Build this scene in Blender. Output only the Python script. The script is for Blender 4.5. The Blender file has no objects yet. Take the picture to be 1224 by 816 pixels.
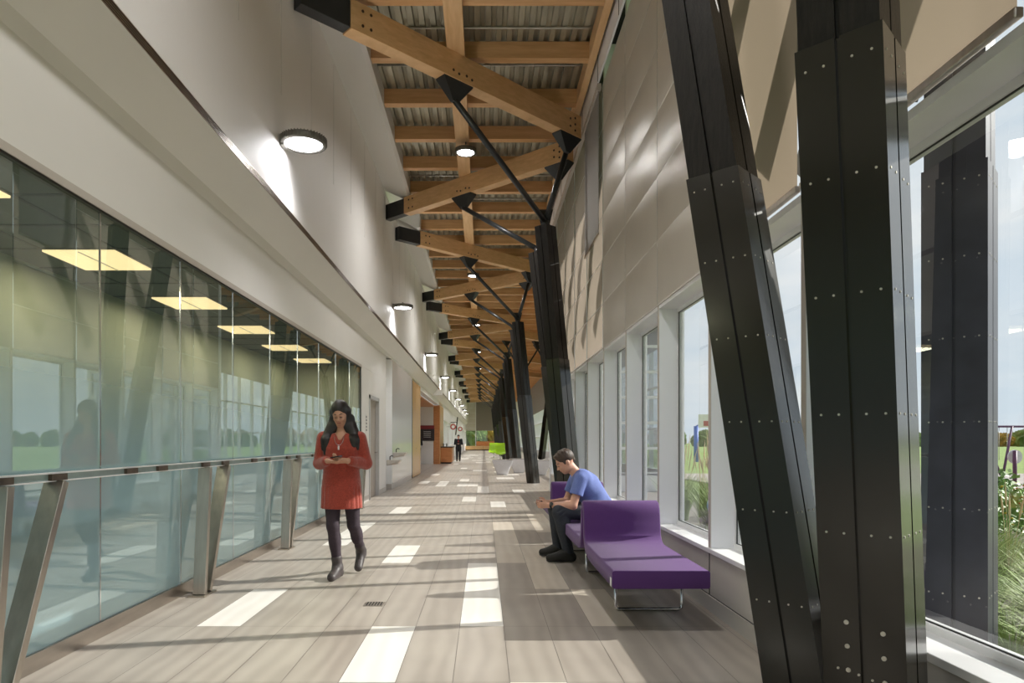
import bpy, bmesh, math, random
import numpy as np
from mathutils import Vector, Matrix
random.seed(7)
SC = bpy.context.scene
COL = SC.collection
R = math.radians
D = 9.1                      # length of one roof bay
GX, WX, LX, UX = 1.92, 1.72, -2.5, -2.2   # glass line, sill line, left wall, upper left wall
EY = 96.0                    # far end of the hall
BY = -4.0                    # where the hall opens behind the viewer

# ------------------------------------------------------------------ materials
def new_mat(name):
    m = bpy.data.materials.new(name); m.use_nodes = True
    nt = m.node_tree; nt.nodes.clear()
    out = nt.nodes.new('ShaderNodeOutputMaterial')
    return m, nt, out
def N(nt, t, **kw):
    n = nt.nodes.new(t)
    for k, v in kw.items():
        if k in n.inputs.keys(): n.inputs[k].default_value = v
        else: setattr(n, k, v)
    return n
def mat(name, col, rough=0.5, metal=0.0, var=0.06, scale=8.0, bump=0.0, bscale=60.0, stretch=(1,1,1), spec=0.5, emit=None, coat=0.0, sheen=0.0):
    m, nt, out = new_mat(name)
    p = N(nt, 'ShaderNodeBsdfPrincipled')
    p.inputs['Roughness'].default_value = rough
    p.inputs['Metallic'].default_value = metal
    p.inputs['Specular IOR Level'].default_value = spec
    p.inputs['Coat Weight'].default_value = coat; p.inputs['Coat Roughness'].default_value = .16
    p.inputs['Sheen Weight'].default_value = sheen
    tc = N(nt, 'ShaderNodeTexCoord'); mp = N(nt, 'ShaderNodeMapping')
    mp.inputs['Scale'].default_value = stretch
    nt.links.new(tc.outputs['Object'], mp.inputs['Vector'])
    nz = N(nt, 'ShaderNodeTexNoise', Scale=scale, Detail=4.0)
    nt.links.new(mp.outputs[0], nz.inputs['Vector'])
    cr = N(nt, 'ShaderNodeValToRGB')
    c = Vector(col[:3])
    cr.color_ramp.elements[0].position = .3; cr.color_ramp.elements[1].position = .7
    cr.color_ramp.elements[0].color = tuple(max(0, x*(1-var)) for x in c)+(1,)
    cr.color_ramp.elements[1].color = tuple(min(1, x*(1+var)) for x in c)+(1,)
    nt.links.new(nz.outputs['Fac'], cr.inputs[0]); nt.links.new(cr.outputs[0], p.inputs['Base Color'])
    if bump > 0:
        n2 = N(nt, 'ShaderNodeTexNoise', Scale=bscale, Detail=3.0)
        nt.links.new(mp.outputs[0], n2.inputs['Vector'])
        b = N(nt, 'ShaderNodeBump', Strength=bump, Distance=0.01)
        nt.links.new(n2.outputs['Fac'], b.inputs['Height']); nt.links.new(b.outputs[0], p.inputs['Normal'])
    if emit:
        p.inputs['Emission Color'].default_value = tuple(emit[:3])+(1,)
        p.inputs['Emission Strength'].default_value = emit[3]
    nt.links.new(p.outputs[0], out.inputs[0])
    return m
def fresnel2(nt, ior):     # same reflectance seen from either face of a thin pane
    fr = N(nt, 'ShaderNodeFresnel'); ge = N(nt, 'ShaderNodeNewGeometry')
    mr = N(nt, 'ShaderNodeMapRange'); mr.inputs['To Min'].default_value = ior; mr.inputs['To Max'].default_value = 1/ior
    nt.links.new(ge.outputs['Backfacing'], mr.inputs['Value']); nt.links.new(mr.outputs[0], fr.inputs['IOR'])
    return fr
def glass_mat(name, tint, ior=1.5, boost=0.0, rough=0.0):
    m, nt, out = new_mat(name)
    tr = N(nt, 'ShaderNodeBsdfTransparent'); tr.inputs[0].default_value = tuple(tint)+(1,)
    gl = N(nt, 'ShaderNodeBsdfGlossy'); gl.inputs['Roughness'].default_value = rough
    gl.inputs[0].default_value = (1,1,1,1)
    fr = fresnel2(nt, ior)
    ad = N(nt, 'ShaderNodeMath', operation='ADD'); ad.inputs[1].default_value = boost
    ad.use_clamp = True
    # a faint unevenness keeps it procedural
    mx = N(nt, 'ShaderNodeMixShader')
    nt.links.new(fr.outputs[0], ad.inputs[0]); nt.links.new(ad.outputs[0], mx.inputs[0])
    nt.links.new(tr.outputs[0], mx.inputs[1]); nt.links.new(gl.outputs[0], mx.inputs[2])
    nt.links.new(mx.outputs[0], out.inputs[0])
    return m
def wood_mat(name, c1, c2, rough=0.45, grain=(1,1,1), scale=3.0):
    m, nt, out = new_mat(name)
    p = N(nt, 'ShaderNodeBsdfPrincipled'); p.inputs['Roughness'].default_value = rough
    p.inputs['Specular IOR Level'].default_value = .35
    tc = N(nt, 'ShaderNodeTexCoord'); mp = N(nt, 'ShaderNodeMapping'); mp.inputs['Scale'].default_value = grain
    nz = N(nt, 'ShaderNodeTexNoise', Scale=scale, Detail=6.0, Roughness=.6, Distortion=.4)
    cr = N(nt, 'ShaderNodeValToRGB')
    cr.color_ramp.elements[0].position = .3; cr.color_ramp.elements[1].position = .72
    cr.color_ramp.elements[0].color = tuple(c1)+(1,); cr.color_ramp.elements[1].color = tuple(c2)+(1,)
    nt.links.new(tc.outputs['Object'], mp.inputs[0]); nt.links.new(mp.outputs[0], nz.inputs['Vector'])
    nt.links.new(nz.outputs['Fac'], cr.inputs[0]); nt.links.new(cr.outputs[0], p.inputs['Base Color'])
    nt.links.new(p.outputs[0], out.inputs[0])
    return m
def shade_mat(name, col, trans=.5, weave=400):
    m, nt, out = new_mat(name)
    tc = N(nt, 'ShaderNodeTexCoord'); nz = N(nt, 'ShaderNodeTexNoise', Scale=weave, Detail=1.0)
    nt.links.new(tc.outputs['Object'], nz.inputs['Vector'])
    cr = N(nt, 'ShaderNodeValToRGB')
    cr.color_ramp.elements[0].color = tuple(x*.88 for x in col)+(1,); cr.color_ramp.elements[1].color = tuple(min(1,x*1.1) for x in col)+(1,)
    nt.links.new(nz.outputs['Fac'], cr.inputs[0])
    d = N(nt, 'ShaderNodeBsdfDiffuse'); t = N(nt, 'ShaderNodeBsdfTranslucent'); mx = N(nt, 'ShaderNodeMixShader')
    mx.inputs[0].default_value = trans
    nt.links.new(cr.outputs[0], d.inputs[0]); nt.links.new(cr.outputs[0], t.inputs[0])
    nt.links.new(d.outputs[0], mx.inputs[1]); nt.links.new(t.outputs[0], mx.inputs[2]); nt.links.new(mx.outputs[0], out.inputs[0])
    return m
def plank_mat(name, c1, c2, rough=.3):
    m, nt, out = new_mat(name)
    p = N(nt, 'ShaderNodeBsdfPrincipled'); p.inputs['Roughness'].default_value = rough
    p.inputs['Specular IOR Level'].default_value = .5
    tc = N(nt, 'ShaderNodeTexCoord'); mp = N(nt, 'ShaderNodeMapping'); mp.inputs['Scale'].default_value = (1, .28, 1)
    nz = N(nt, 'ShaderNodeTexNoise', Scale=1.6, Detail=2.0)
    wv = N(nt, 'ShaderNodeTexWave', Scale=2.6, Distortion=9.0, Detail=3.0)
    wv.bands_direction = 'X'
    wv.inputs['Detail Scale'].default_value = .7
    nt.links.new(tc.outputs['Object'], mp.inputs[0]); nt.links.new(mp.outputs[0], wv.inputs['Vector']); nt.links.new(tc.outputs['Object'], nz.inputs['Vector'])
    ma = N(nt, 'ShaderNodeMath', operation='MULTIPLY'); ma.inputs[1].default_value = .35
    ad = N(nt, 'ShaderNodeMath', operation='ADD')
    nt.links.new(wv.outputs['Fac'], ma.inputs[0]); nt.links.new(ma.outputs[0], ad.inputs[0]); nt.links.new(nz.outputs['Fac'], ad.inputs[1])
    cr = N(nt, 'ShaderNodeValToRGB'); cr.color_ramp.elements[0].position = .45; cr.color_ramp.elements[1].position = 1.0
    cr.color_ramp.elements[0].color = tuple(c1)+(1,); cr.color_ramp.elements[1].color = tuple(c2)+(1,)
    nt.links.new(ad.outputs[0], cr.inputs[0]); nt.links.new(cr.outputs[0], p.inputs['Base Color'])
    nt.links.new(p.outputs[0], out.inputs[0])
    return m

M = {}
M['white'] = mat('white_paint', (.83,.81,.78), .55, var=.015, scale=1.2, bump=.02, bscale=30)
M['white2'] = mat('white_soffit', (.76,.75,.72), .6, var=.015, scale=1.0)
M['whitepanel'] = mat('gloss_white_panel', (.85,.86,.86), .12, var=.01, scale=1)
M['fin'] = mat('white_aluminium', (.87,.88,.91), .35, var=.02, scale=2)
M['finb'] = mat('beige_edge_aluminium', (.55,.50,.45), .4, var=.02)
M['sill'] = mat('white_sill', (.86,.86,.86), .3, var=.02)
M['sillwall'] = mat('grey_beige_panel', (.56,.53,.50), .35, var=.03, scale=1.5)
M['steel'] = mat('brushed_stainless_steel', (.50,.45,.39), .30, 1.0, var=.09, scale=3, stretch=(9,9,.5), bump=.02, bscale=12)
M['kick'] = mat('stainless_kick_plate', (.52,.47,.42), .3, 1.0, var=.2, scale=2.5, stretch=(.6,.6,3))
M['chrome'] = mat('polished_chrome', (.75,.75,.76), .12, 1.0, var=.02)
M['grey_metal'] = mat('galvanised_steel', (.50,.49,.44), .38, .75, var=.2, scale=5)
M['deck'] = mat('ribbed_steel_deck', (.42,.40,.31), .42, .55, var=.28, scale=2.2, stretch=(3,.6,1))
M['dark'] = mat('dark_recess', (.015,.014,.013), .6, var=.1)
M['gasket'] = mat('black_gasket', (.02,.02,.02), .5, var=.1)
M['block'] = mat('dark_brown_rail_block', (.10,.075,.055), .4, .3, var=.25, scale=20)
M['black'] = mat('black_painted_steel', (.020,.022,.024), .33, .0, var=.15, scale=6, spec=.55, bump=.03, bscale=25)
M['clad'] = mat('black_steel_cladding', (.014,.012,.0085), .24, .0, var=.15, scale=4, spec=.4, coat=.42)
M['outclad'] = mat('reflection_lightened_cladding', (.045,.045,.062), .4, var=.25, scale=5)  # pane reflection over the outside column painted in as a paler, bluish tone
M['core'] = mat('black_stained_timber', (.012,.010,.008), .42, .0, var=.5, scale=14, stretch=(4,4,.6), bump=.25, bscale=40, spec=.3)
M['screw'] = mat('zinc_screw', (.55,.52,.46), .35, .8, var=.15, scale=50)
M['bolt'] = mat('dark_plug', (.05,.025,.012), .6, var=.2)
W1, W2 = (.60,.33,.145), (.78,.48,.24)
M['wx'] = wood_mat('spruce_timber_across', W1, W2, grain=(.5,5,5))
M['wy'] = wood_mat('spruce_timber_along', (.66,.40,.19), (.82,.55,.30), grain=(5,.5,5))
M['wd'] = wood_mat('laminated_timber', (.62,.37,.17), (.78,.50,.26), grain=(1.5,1.5,7))
M['maple'] = wood_mat('maple_panel', (.62,.38,.16), (.74,.49,.24), grain=(4,4,.5), rough=.25)
M['orange'] = wood_mat('orange_wood', (.52,.20,.07), (.66,.29,.11), grain=(1,1,4), rough=.35)
M['plank'] = plank_mat('taupe_floor_tile', (.335,.295,.255), (.435,.392,.34), .32)
M['whitetile'] = plank_mat('white_floor_tile', (.80,.77,.71), (.88,.85,.80), .3)
M['tantile'] = plank_mat('cream_floor_tile', (.60,.53,.44), (.70,.63,.54), .3)
M['grout'] = mat('grout', (.24,.22,.20), .8)
M['purple'] = mat('purple_wool_upholstery', (.088,.026,.150), .9, var=.2, scale=260, bump=.25, bscale=500, sheen=.15)
M['purpled'] = mat('purple_upholstery_back', (.12,.035,.20), .85, var=.2, scale=260, sheen=.3)
M['tag'] = mat('white_fabric_tag', (.8,.8,.8), .7)
M['lime'] = mat('lime_green_shell', (.36,.62,.015), .4, var=.06)
M['tubwhite'] = mat('white_moulded_shell', (.72,.72,.76), .4, var=.03)
M['tubgrey'] = mat('grey_moulded_side', (.38,.35,.33), .5, var=.05)
M['lens'] = mat('lit_lamp_lens', (.9,.9,.95), .4, emit=(.93,.95,1.0,9))
M['led'] = mat('lit_lamp_led', (1,1,1), .4, emit=(1,1,1,26))
M['lampbody'] = mat('grey_cast_lamp_body', (.20,.19,.17), .45, .5, var=.1, scale=20)
M['troffer'] = mat('warm_light_diffuser', (.9,.7,.3), .5, emit=(1.0,.70,.42,1.5))
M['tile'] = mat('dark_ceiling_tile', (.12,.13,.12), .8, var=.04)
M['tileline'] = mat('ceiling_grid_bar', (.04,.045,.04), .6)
M['yellow'] = mat('olive_yellow_wall', (.40,.385,.275), .6, var=.03)
M['roomfloor'] = mat('grey_room_floor', (.35,.38,.36), .4)
M['brushed'] = mat('fountain_steel', (.62,.58,.53), .3, .8, var=.08)
M['skin1'] = mat('warm_brown_skin', (.52,.28,.185), .5, var=.04, scale=20)
M['skin2'] = mat('light_skin', (.66,.36,.25), .5, var=.05, scale=20)
M['lip'] = mat('lips', (.38,.12,.10), .45)
M['hair1'] = mat('long_black_hair', (.012,.008,.007), .38, var=.4, scale=30, stretch=(3,3,.4), bump=.3, bscale=60)
M['hair2'] = mat('short_dark_brown_hair', (.055,.032,.02), .5, var=.4, scale=60, bump=.5, bscale=90)
M['eye'] = mat('dark_eye', (.02,.012,.01), .3)
M['red'] = mat('rust_red_knit', (.33,.045,.025), .9, var=.22, scale=70, bump=.6, bscale=160, sheen=.3)
M['legging'] = mat('plum_black_leggings', (.035,.022,.032), .8, var=.15, scale=60)
M['boot'] = mat('worn_grey_boot_leather', (.055,.045,.045), .5, var=.3, scale=30)
M['sole'] = mat('rubber_sole', (.09,.08,.075), .7)
M['tee'] = mat('blue_jersey', (.155,.21,.50), .85, var=.1, scale=120, bump=.3, bscale=14)
M['jean'] = mat('dark_navy_denim', (.022,.026,.036), .7, var=.25, scale=90, bump=.4, bscale=18)
M['shoe'] = mat('black_suede_shoe', (.012,.011,.0085), .7, var=.2, scale=60)
M['blacksuit'] = mat('black_cloth', (.012,.012,.015), .8)
M['redshirt'] = mat('bright_red_shirt', (.55,.04,.03), .8)
M['phone'] = mat('dark_phone_glass', (.02,.02,.025), .15)
M['railglass'] = mat('teal_rail_infill', (.30,.38,.37), .15, var=.1)
M['shade'] = shade_mat('beige_shade_fabric', (.275,.222,.165), .5)
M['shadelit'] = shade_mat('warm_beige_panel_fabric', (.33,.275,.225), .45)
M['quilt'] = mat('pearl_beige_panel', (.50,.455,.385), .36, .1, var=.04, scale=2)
M['shadegrey'] = mat('grey_roller_fabric', (.27,.25,.23), .7, var=.06, scale=200)
M['corr'] = mat('pale_ribbed_panel', (.72,.70,.65), .45, .2, var=.03)
M['glass'] = glass_mat('clear_window_glass', (.90,.93,.93), 1.52, .03)
M['glassdark'] = glass_mat('grey_tinted_glass', (.45,.50,.52), 1.6, .06)
M['grass'] = mat('mown_lawn', (.20,.29,.06), .9, var=.25, scale=2)
M['gravel'] = mat('pale_gravel', (.38,.34,.31), .9, var=.35, scale=8)
M['path'] = mat('concrete_path', (.62,.60,.57), .8, var=.05)
M['soil'] = mat('planting_bed_soil', (.10,.09,.045), .95, var=.3)
M['blade'] = mat('green_grass_blade', (.24,.36,.07), .6, var=.3, scale=4)
M['blade2'] = mat('pale_green_grass_blade', (.42,.50,.22), .6, var=.25, scale=4)
M['seed'] = mat('straw_seed_head', (.62,.50,.30), .8, var=.2)
M['leaf'] = mat('green_leaf', (.16,.30,.035), .5, var=.35, scale=9)
M['yflower'] = mat('yellow_flower', (.75,.55,.04), .7)
M['oflower'] = mat('orange_flower', (.75,.20,.03), .7)
M['treeg'] = mat('distant_green_foliage', (.22,.30,.09), .9, var=.5, scale=1.2)
M['treey'] = mat('distant_autumn_foliage', (.42,.27,.06), .9, var=.4, scale=1.2)
M['swing'] = mat('purple_painted_steel', (.09,.03,.08), .5)
M['disc'] = mat('pale_lilac_disc', (.62,.58,.66), .5, var=.1)
M['blue'] = mat('blue_post_padding', (.03,.12,.55), .5)
M['poster'] = mat('dark_poster_print', (.035,.02,.022), .4, var=.4, scale=14)
M['posterred'] = mat('dark_red_print', (.24,.015,.02), .4)
M['sign'] = mat('red_sign_face', (.45,.07,.05), .5)
M['signw'] = mat('white_sign_face', (.8,.78,.75), .5)
M['doorleaf'] = mat('taupe_door_leaf', (.42,.37,.32), .45)
M['doorframe'] = mat('light_grey_door_frame', (.55,.55,.55), .4)
M['blackstone'] = mat('black_counter_top', (.02,.02,.02), .2)
M['concrete'] = mat('rough_pale_stone', (.42,.40,.38), .9, var=.5, scale=7, bump=1, bscale=10)

# frosted glass on the left: clear at the top, frosted teal towards the bottom
def left_glass():
    m, nt, out = new_mat('frosted_gradient_glass')
    tc = N(nt, 'ShaderNodeTexCoord'); sp = N(nt, 'ShaderNodeSeparateXYZ'); nt.links.new(tc.outputs['Object'], sp.inputs[0])
    mr = N(nt, 'ShaderNodeMapRange'); mr.inputs['From Min'].default_value = .9; mr.inputs['From Max'].default_value = 2.3
    mr.inputs['To Min'].default_value = .93; mr.inputs['To Max'].default_value = .07; mr.interpolation_type = 'SMOOTHSTEP'
    nt.links.new(sp.outputs['Z'], mr.inputs['Value'])
    tr = N(nt, 'ShaderNodeBsdfTransparent'); tr.inputs[0].default_value = (.70,.80,.68,1)
    d = N(nt, 'ShaderNodeBsdfDiffuse'); t = N(nt, 'ShaderNodeBsdfTranslucent')
    nz = N(nt, 'ShaderNodeTexNoise', Scale=.6, Detail=1.0); nt.links.new(tc.outputs['Object'], nz.inputs['Vector'])
    cr = N(nt, 'ShaderNodeValToRGB'); cr.color_ramp.elements[0].color = (.36,.56,.63,1); cr.color_ramp.elements[1].color = (.43,.63,.69,1)
    nt.links.new(nz.outputs['Fac'], cr.inputs[0]); nt.links.new(cr.outputs[0], d.inputs[0]); nt.links.new(cr.outputs[0], t.inputs[0])
    m1 = N(nt, 'ShaderNodeMixShader'); m1.inputs[0].default_value = .12
    nt.links.new(d.outputs[0], m1.inputs[1]); nt.links.new(t.outputs[0], m1.inputs[2])
    m2 = N(nt, 'ShaderNodeMixShader'); nt.links.new(mr.outputs[0], m2.inputs[0]); nt.links.new(tr.outputs[0], m2.inputs[1]); nt.links.new(m1.outputs[0], m2.inputs[2])
    gl = N(nt, 'ShaderNodeBsdfGlossy'); gl.inputs['Roughness'].default_value = .0; gl.inputs[0].default_value = (.86,.95,.93,1)
    fr = fresnel2(nt, 1.75); ad = N(nt, 'ShaderNodeMath', operation='ADD'); ad.inputs[1].default_value = .13; ad.use_clamp = True
    nt.links.new(fr.outputs[0], ad.inputs[0])
    m3 = N(nt, 'ShaderNodeMixShader'); nt.links.new(ad.outputs[0], m3.inputs[0]); nt.links.new(m2.outputs[0], m3.inputs[1]); nt.links.new(gl.outputs[0], m3.inputs[2])
    nt.links.new(m3.outputs[0], out.inputs[0])
    return m
M['lglass'] = left_glass()

# ------------------------------------------------------------------ object helpers
def tag(o, label=None, cat=None, group=None, kind=None):
    if label: o['label'] = label
    if cat: o['category'] = cat
    if group: o['group'] = group
    if kind: o['kind'] = kind
    return o
def thing(name, loc, label=None, cat=None, group=None, kind=None):
    o = bpy.data.objects.new(name, None); COL.objects.link(o); o.location = loc
    o.empty_display_size = .1
    return tag(o, label, cat, group, kind)
def wloc(p):
    v = Vector((0,0,0))
    while p is not None:
        v += Vector(p.location); p = p.parent
    return v
class MB:
    def __init__(s): s.v = []; s.f = []; s.mi = []; s.smooth = []
    def add(s, vs, fs, mi=0, smooth=False):
        b = len(s.v); s.v += [tuple(v) for v in vs]
        for f in fs: s.f.append([b+i for i in f]); s.mi.append(mi); s.smooth.append(smooth)
        return s
    def box(s, x0, x1, y0, y1, z0, z1, mi=0):
        vs = [(x0,y0,z0),(x1,y0,z0),(x1,y1,z0),(x0,y1,z0),(x0,y0,z1),(x1,y0,z1),(x1,y1,z1),(x0,y1,z1)]
        return s.add(vs, [(0,3,2,1),(4,5,6,7),(0,1,5,4),(1,2,6,5),(2,3,7,6),(3,0,4,7)], mi)
    def quad(s, a, b, c, d, mi=0): return s.add([a,b,c,d], [(0,1,2,3)], mi)
    def bar(s, a, b, w, h, up=(0,0,1), mi=0):     # rectangular bar a->b
        a, b = Vector(a), Vector(b); t = (b-a).normalized(); u = Vector(up)
        sx = t.cross(u).normalized(); uy = sx.cross(t).normalized()
        vs = []
        for p in (a, b):
            for i, j in ((-1,-1),(1,-1),(1,1),(-1,1)): vs.append(p + sx*(i*w/2) + uy*(j*h/2))
        return s.add(vs, [(0,1,2,3),(7,6,5,4),(0,4,5,1),(1,5,6,2),(2,6,7,3),(3,7,4,0)], mi)
    def cyl(s, a, b, r, r2=None, n=16, mi=0, caps=True):
        a, b = Vector(a), Vector(b); r2 = r if r2 is None else r2
        t = (b-a).normalized(); u = t.orthogonal().normalized(); w = t.cross(u)
        vs = []
        for p, rr in ((a, r), (b, r2)):
            for i in range(n):
                an = 2*math.pi*i/n; vs.append(p + u*(rr*math.cos(an)) + w*(rr*math.sin(an)))
        s.add(vs, [(i,(i+1)%n,n+(i+1)%n,n+i) for i in range(n)], mi, True)
        if caps: s.add(vs, [list(range(n-1,-1,-1)), list(range(n,2*n))], mi)
        return s
    def tube(s, pts, r, n=10, mi=0):
        pts = [Vector(p) for p in pts]; rings = []
        u = None
        for i, p in enumerate(pts):
            t = (pts[min(i+1,len(pts)-1)]-pts[max(i-1,0)]).normalized()
            if u is None: u = t.orthogonal().normalized()
            u = (u - t*u.dot(t)).normalized(); w = t.cross(u)
            rr = r[i] if isinstance(r, (list,tuple)) else r
            rings.append([p + u*(rr*math.cos(2*math.pi*k/n)) + w*(rr*math.sin(2*math.pi*k/n)) for k in range(n)])
        vs = [v for rg in rings for v in rg]; fs = []
        for i in range(len(pts)-1):
            for k in range(n): fs.append((i*n+k, i*n+(k+1)%n, (i+1)*n+(k+1)%n, (i+1)*n+k))
        s.add(vs, fs, mi, True); s.add(vs, [list(range(n-1,-1,-1)), list(range((len(pts)-1)*n, len(pts)*n))], mi)
        return s
    def lathe(s, c, prof, n=24, mi=0, smooth=True):  # prof [(r,z)] around z axis at c
        c = Vector(c); vs = []
        for r_, z_ in prof:
            for k in range(n): vs.append(c + Vector((r_*math.cos(2*math.pi*k/n), r_*math.sin(2*math.pi*k/n), z_)))
        fs = []
        for i in range(len(prof)-1):
            for k in range(n): fs.append((i*n+k, i*n+(k+1)%n, (i+1)*n+(k+1)%n, (i+1)*n+k))
        s.add(vs, fs, mi, smooth)
        return s
    def loft(s, rings, mi=0, smooth=False, caps=True):
        n = len(rings[0]); vs = [v for rg in rings for v in rg]; fs = []
        for i in range(len(rings)-1):
            for k in range(n): fs.append((i*n+k, i*n+(k+1)%n, (i+1)*n+(k+1)%n, (i+1)*n+k))
        s.add(vs, fs, mi, smooth)
        if caps: s.add(vs, [list(range(n-1,-1,-1)), list(range((len(rings)-1)*n, len(rings)*n))], mi)
        return s
    def build(s, name, mats, parent=None, bevel=0, label=None, cat=None, group=None, kind=None, recalc=True, seg=2, loc=None):
        me = bpy.data.meshes.new(name)
        off = wloc(parent) if parent is not None else Vector((0,0,0))
        o_loc = Vector((0,0,0))
        if parent is None and loc is not None: off = Vector(loc); o_loc = Vector(loc)
        me.from_pydata([tuple(Vector(v)-off) for v in s.v], [], s.f)
        if not isinstance(mats, (list,tuple)): mats = [mats]
        for m in mats: me.materials.append(m)
        for p, mi, sm in zip(me.polygons, s.mi, s.smooth): p.material_index = mi; p.use_smooth = sm
        if recalc:
            bm = bmesh.new(); bm.from_mesh(me); bmesh.ops.remove_doubles(bm, verts=bm.verts, dist=1e-5)
            bmesh.ops.recalc_face_normals(bm, faces=bm.faces); bm.to_mesh(me); bm.free()
        o = bpy.data.objects.new(name, me); COL.objects.link(o); o.location = o_loc
        if parent is not None: o.parent = parent
        if bevel > 0:
            b = o.modifiers.new('bevel', 'BEVEL'); b.width = bevel; b.segments = seg; b.limit_method = 'ANGLE'; b.angle_limit = R(40)
        return tag(o, label, cat, group, kind)
def copy_tree(o, loc=None, parent=None, label=None):
    c = o.copy(); COL.objects.link(c); c.parent = parent
    if loc is not None: c.location = loc
    if label: c['label'] = label
    for ch in list(o.children): copy_tree(ch, None, c)
    return c
def box_obj(name, m, *a, **k): return MB().box(*a).build(name, m, **k)

# ------------------------------------------------------------------ floor
ROWS = [3.64 + d for d in (-1.22*6,-1.22*5,-1.22*4,-1.22*3,-1.22*2,-1.22,0)] + [4.74, 5.93, 7.2]
while ROWS[-1] < EY+2: ROWS.append(ROWS[-1]+1.22)
RB = 6   # ROWS[6] = 3.64
cx = lambda k: -.165 + .305*k
white = {(0,1),(0,2),(-2,0),(1,-1),(-6,1),(-3,3),(-6,4),(-6,5),(-5,7),(-1,9),(1,8),(0,11),(0,12),(3,11),(-2,13),(-1,13),(-4,13),(-4,14),(-3,-3),(-5,-4),(2,-3)}
tan = {(1,3),(1,4),(1,5),(2,2),(2,3),(3,1),(3,5),(3,6),(4,8)}
rr = random.Random(3)
for _ in range(46):
    k_, r_ = rr.randint(-7,4), rr.randint(14,50); white.add((k_,r_))
    if rr.random() < .4: white.add((k_+1,r_))
fm = MB()
fm.quad((-2.7,ROWS[0],-.004),(5.2,ROWS[0],-.004),(5.2,EY+1,-.004),(-2.7,EY+1,-.004),3)
g = .0016
for r_ in range(len(ROWS)-1):
    y0, y1 = ROWS[r_], ROWS[r_+1]
    for k_ in range(-8, 7 if y1 < 18.5 else 18):
        x0, x1 = cx(k_), cx(k_+1); idx = (k_, r_-RB)
        mi = 1 if idx in white else 2 if idx in tan else 0
        if x1 < -2.62: continue
        fm.quad((max(x0,-2.62)+g,y0+g,0),(x1-g,y0+g,0),(x1-g,y1-g,0),(max(x0,-2.62)+g,y1-g,0),mi)
fm.build('floor', [M['plank'],M['whitetile'],M['tantile'],M['grout']], kind='structure', recalc=False)
# small floor outlet
t = thing('floor_outlet', (-.86,5.38,0), 'small square metal floor outlet in the taupe tiles', 'outlet')
MB().box(-.935,-.785,5.31,5.45,.0005,.004).build('cover_plate', M['steel'], t)
m_ = MB()
for i in range(6): m_.box(-.92+.022*i,-.91+.022*i,5.325,5.435,.004,.0055)
m_.build('slot', M['dark'], t)

# ------------------------------------------------------------------ left wall
def prof_wall(name, prof, y0, y1, m, **k):
    b = MB()
    for (xa,za),(xb,zb) in zip(prof[:-1],prof[1:]): b.quad((xa,y0,za),(xa,y1,za),(xb,y1,zb),(xb,y0,zb))
    return b.build(name, m, kind='structure', recalc=False, **k)
wl = thing('wall_left', (0,0,0), kind='structure')
GE = 14.0       # end of the glass wall
b = MB()
prof = [(-2.56,2.80),(-2.50,2.83),(-2.50,2.93),(-2.515,2.935),(-2.50,3.46),(-2.47,3.56),(-2.2,3.82)]
for (xa,za),(xb,zb) in zip(prof[:-1],prof[1:]): b.quad((xa,BY,za),(xa,17.5,za),(xb,17.5,zb),(xb,BY,zb))
prof = [(-2.80,3.50),(-2.50,3.50),(-2.47,3.56),(-2.2,3.82)]
for (xa,za),(xb,zb) in zip(prof[:-1],prof[1:]): b.quad((xa,17.5,za),(xa,EY,za),(xb,EY,zb),(xb,17.5,zb))
b.quad((-2.5,17.5,2.80),(-2.85,17.5,2.80),(-2.85,17.5,3.50),(-2.5,17.5,3.50))
b.build('bulkhead', M['white'], wl, recalc=False)
b = MB()
b.quad((UX,BY,3.90),(UX,EY,3.90),(UX,EY,6.86),(UX,BY,6.86))
b.box(UX-.3,UX-.02,BY,EY,3.80,3.92)
b.build('upper_wall', M['white'], wl, recalc=False)
# soft vertical ribs of the upper wall
b = MB()
y = 2.2
while y < 40:
    b.box(UX-.001, UX+.004, y, y+.035, 5.05, 6.80); y += 1.3
b.build('panel_joint', M['white2'], wl)
b = MB().box(UX-.05,UX-.001,BY,EY,3.825,3.895)
b.build('slot_recess', M['dark'], wl)
b = MB()
for i in range(5): b.box(UX-.018, UX+.004, BY, EY, 3.822+.0165*i, 3.829+.0165*i)
b.build('linear_air_grille', M['steel'], wl)
# sloping white soffit pieces, one per bay
def L_apex(k): return 16.2 + D*(k-1)
for k in range(-1, 10):
    ya, yb = L_apex(k-1)+.9, L_apex(k)-1.0
    b = MB()
    b.add([(UX,ya,6.86),(-1.66,ya,6.62),(-1.66,yb,6.62),(UX,yb,6.86),(-1.60,ya,6.66),(-1.60,yb,6.66),(-1.60,ya,7.0),(-1.60,yb,7.0),(UX,ya,7.0),(UX,yb,7.0)],
          [(0,3,2,1),(1,2,5,4),(4,5,7,6),(0,1,4,6,8),(3,9,7,5,2)])
    b.build('trim_%d' % (k+2), M['white2'], kind='structure')
b = MB().box(-2.6,-1.60,BY,EY,7.0,7.06)
b.build('ceiling_edge', M['white2'], thing('ceiling_margin', (0,0,0), kind='structure'))
# end wall segments left, beyond the glass
b = MB()
b.box(-2.75,-2.50,GE,14.9,0,2.828); b.box(-2.75,-2.50,16.25,17.49,0,2.828); b.box(-2.75,-2.50,14.9,16.25,2.30,2.828)
b.box(-2.78,-2.62,17.5,18.4,0,3.495)
b.build('door_wall', M['white'], wl)
b = MB().box(-2.8,-2.44,18.2,23.3,.14,3.46)
b.build('white_panel', M['whitepanel'], wl)
b = MB().box(-2.8,-2.45,18.2,23.3,0,.14); b.build('baseboard_left', M['sillwall'], wl)
b = MB().box(-2.75,-2.495,GE,14.9,0,.12).box(-2.75,-2.495,16.25,17.5,0,.12); b.build('baseboard', M['sillwall'], wl)
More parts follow.
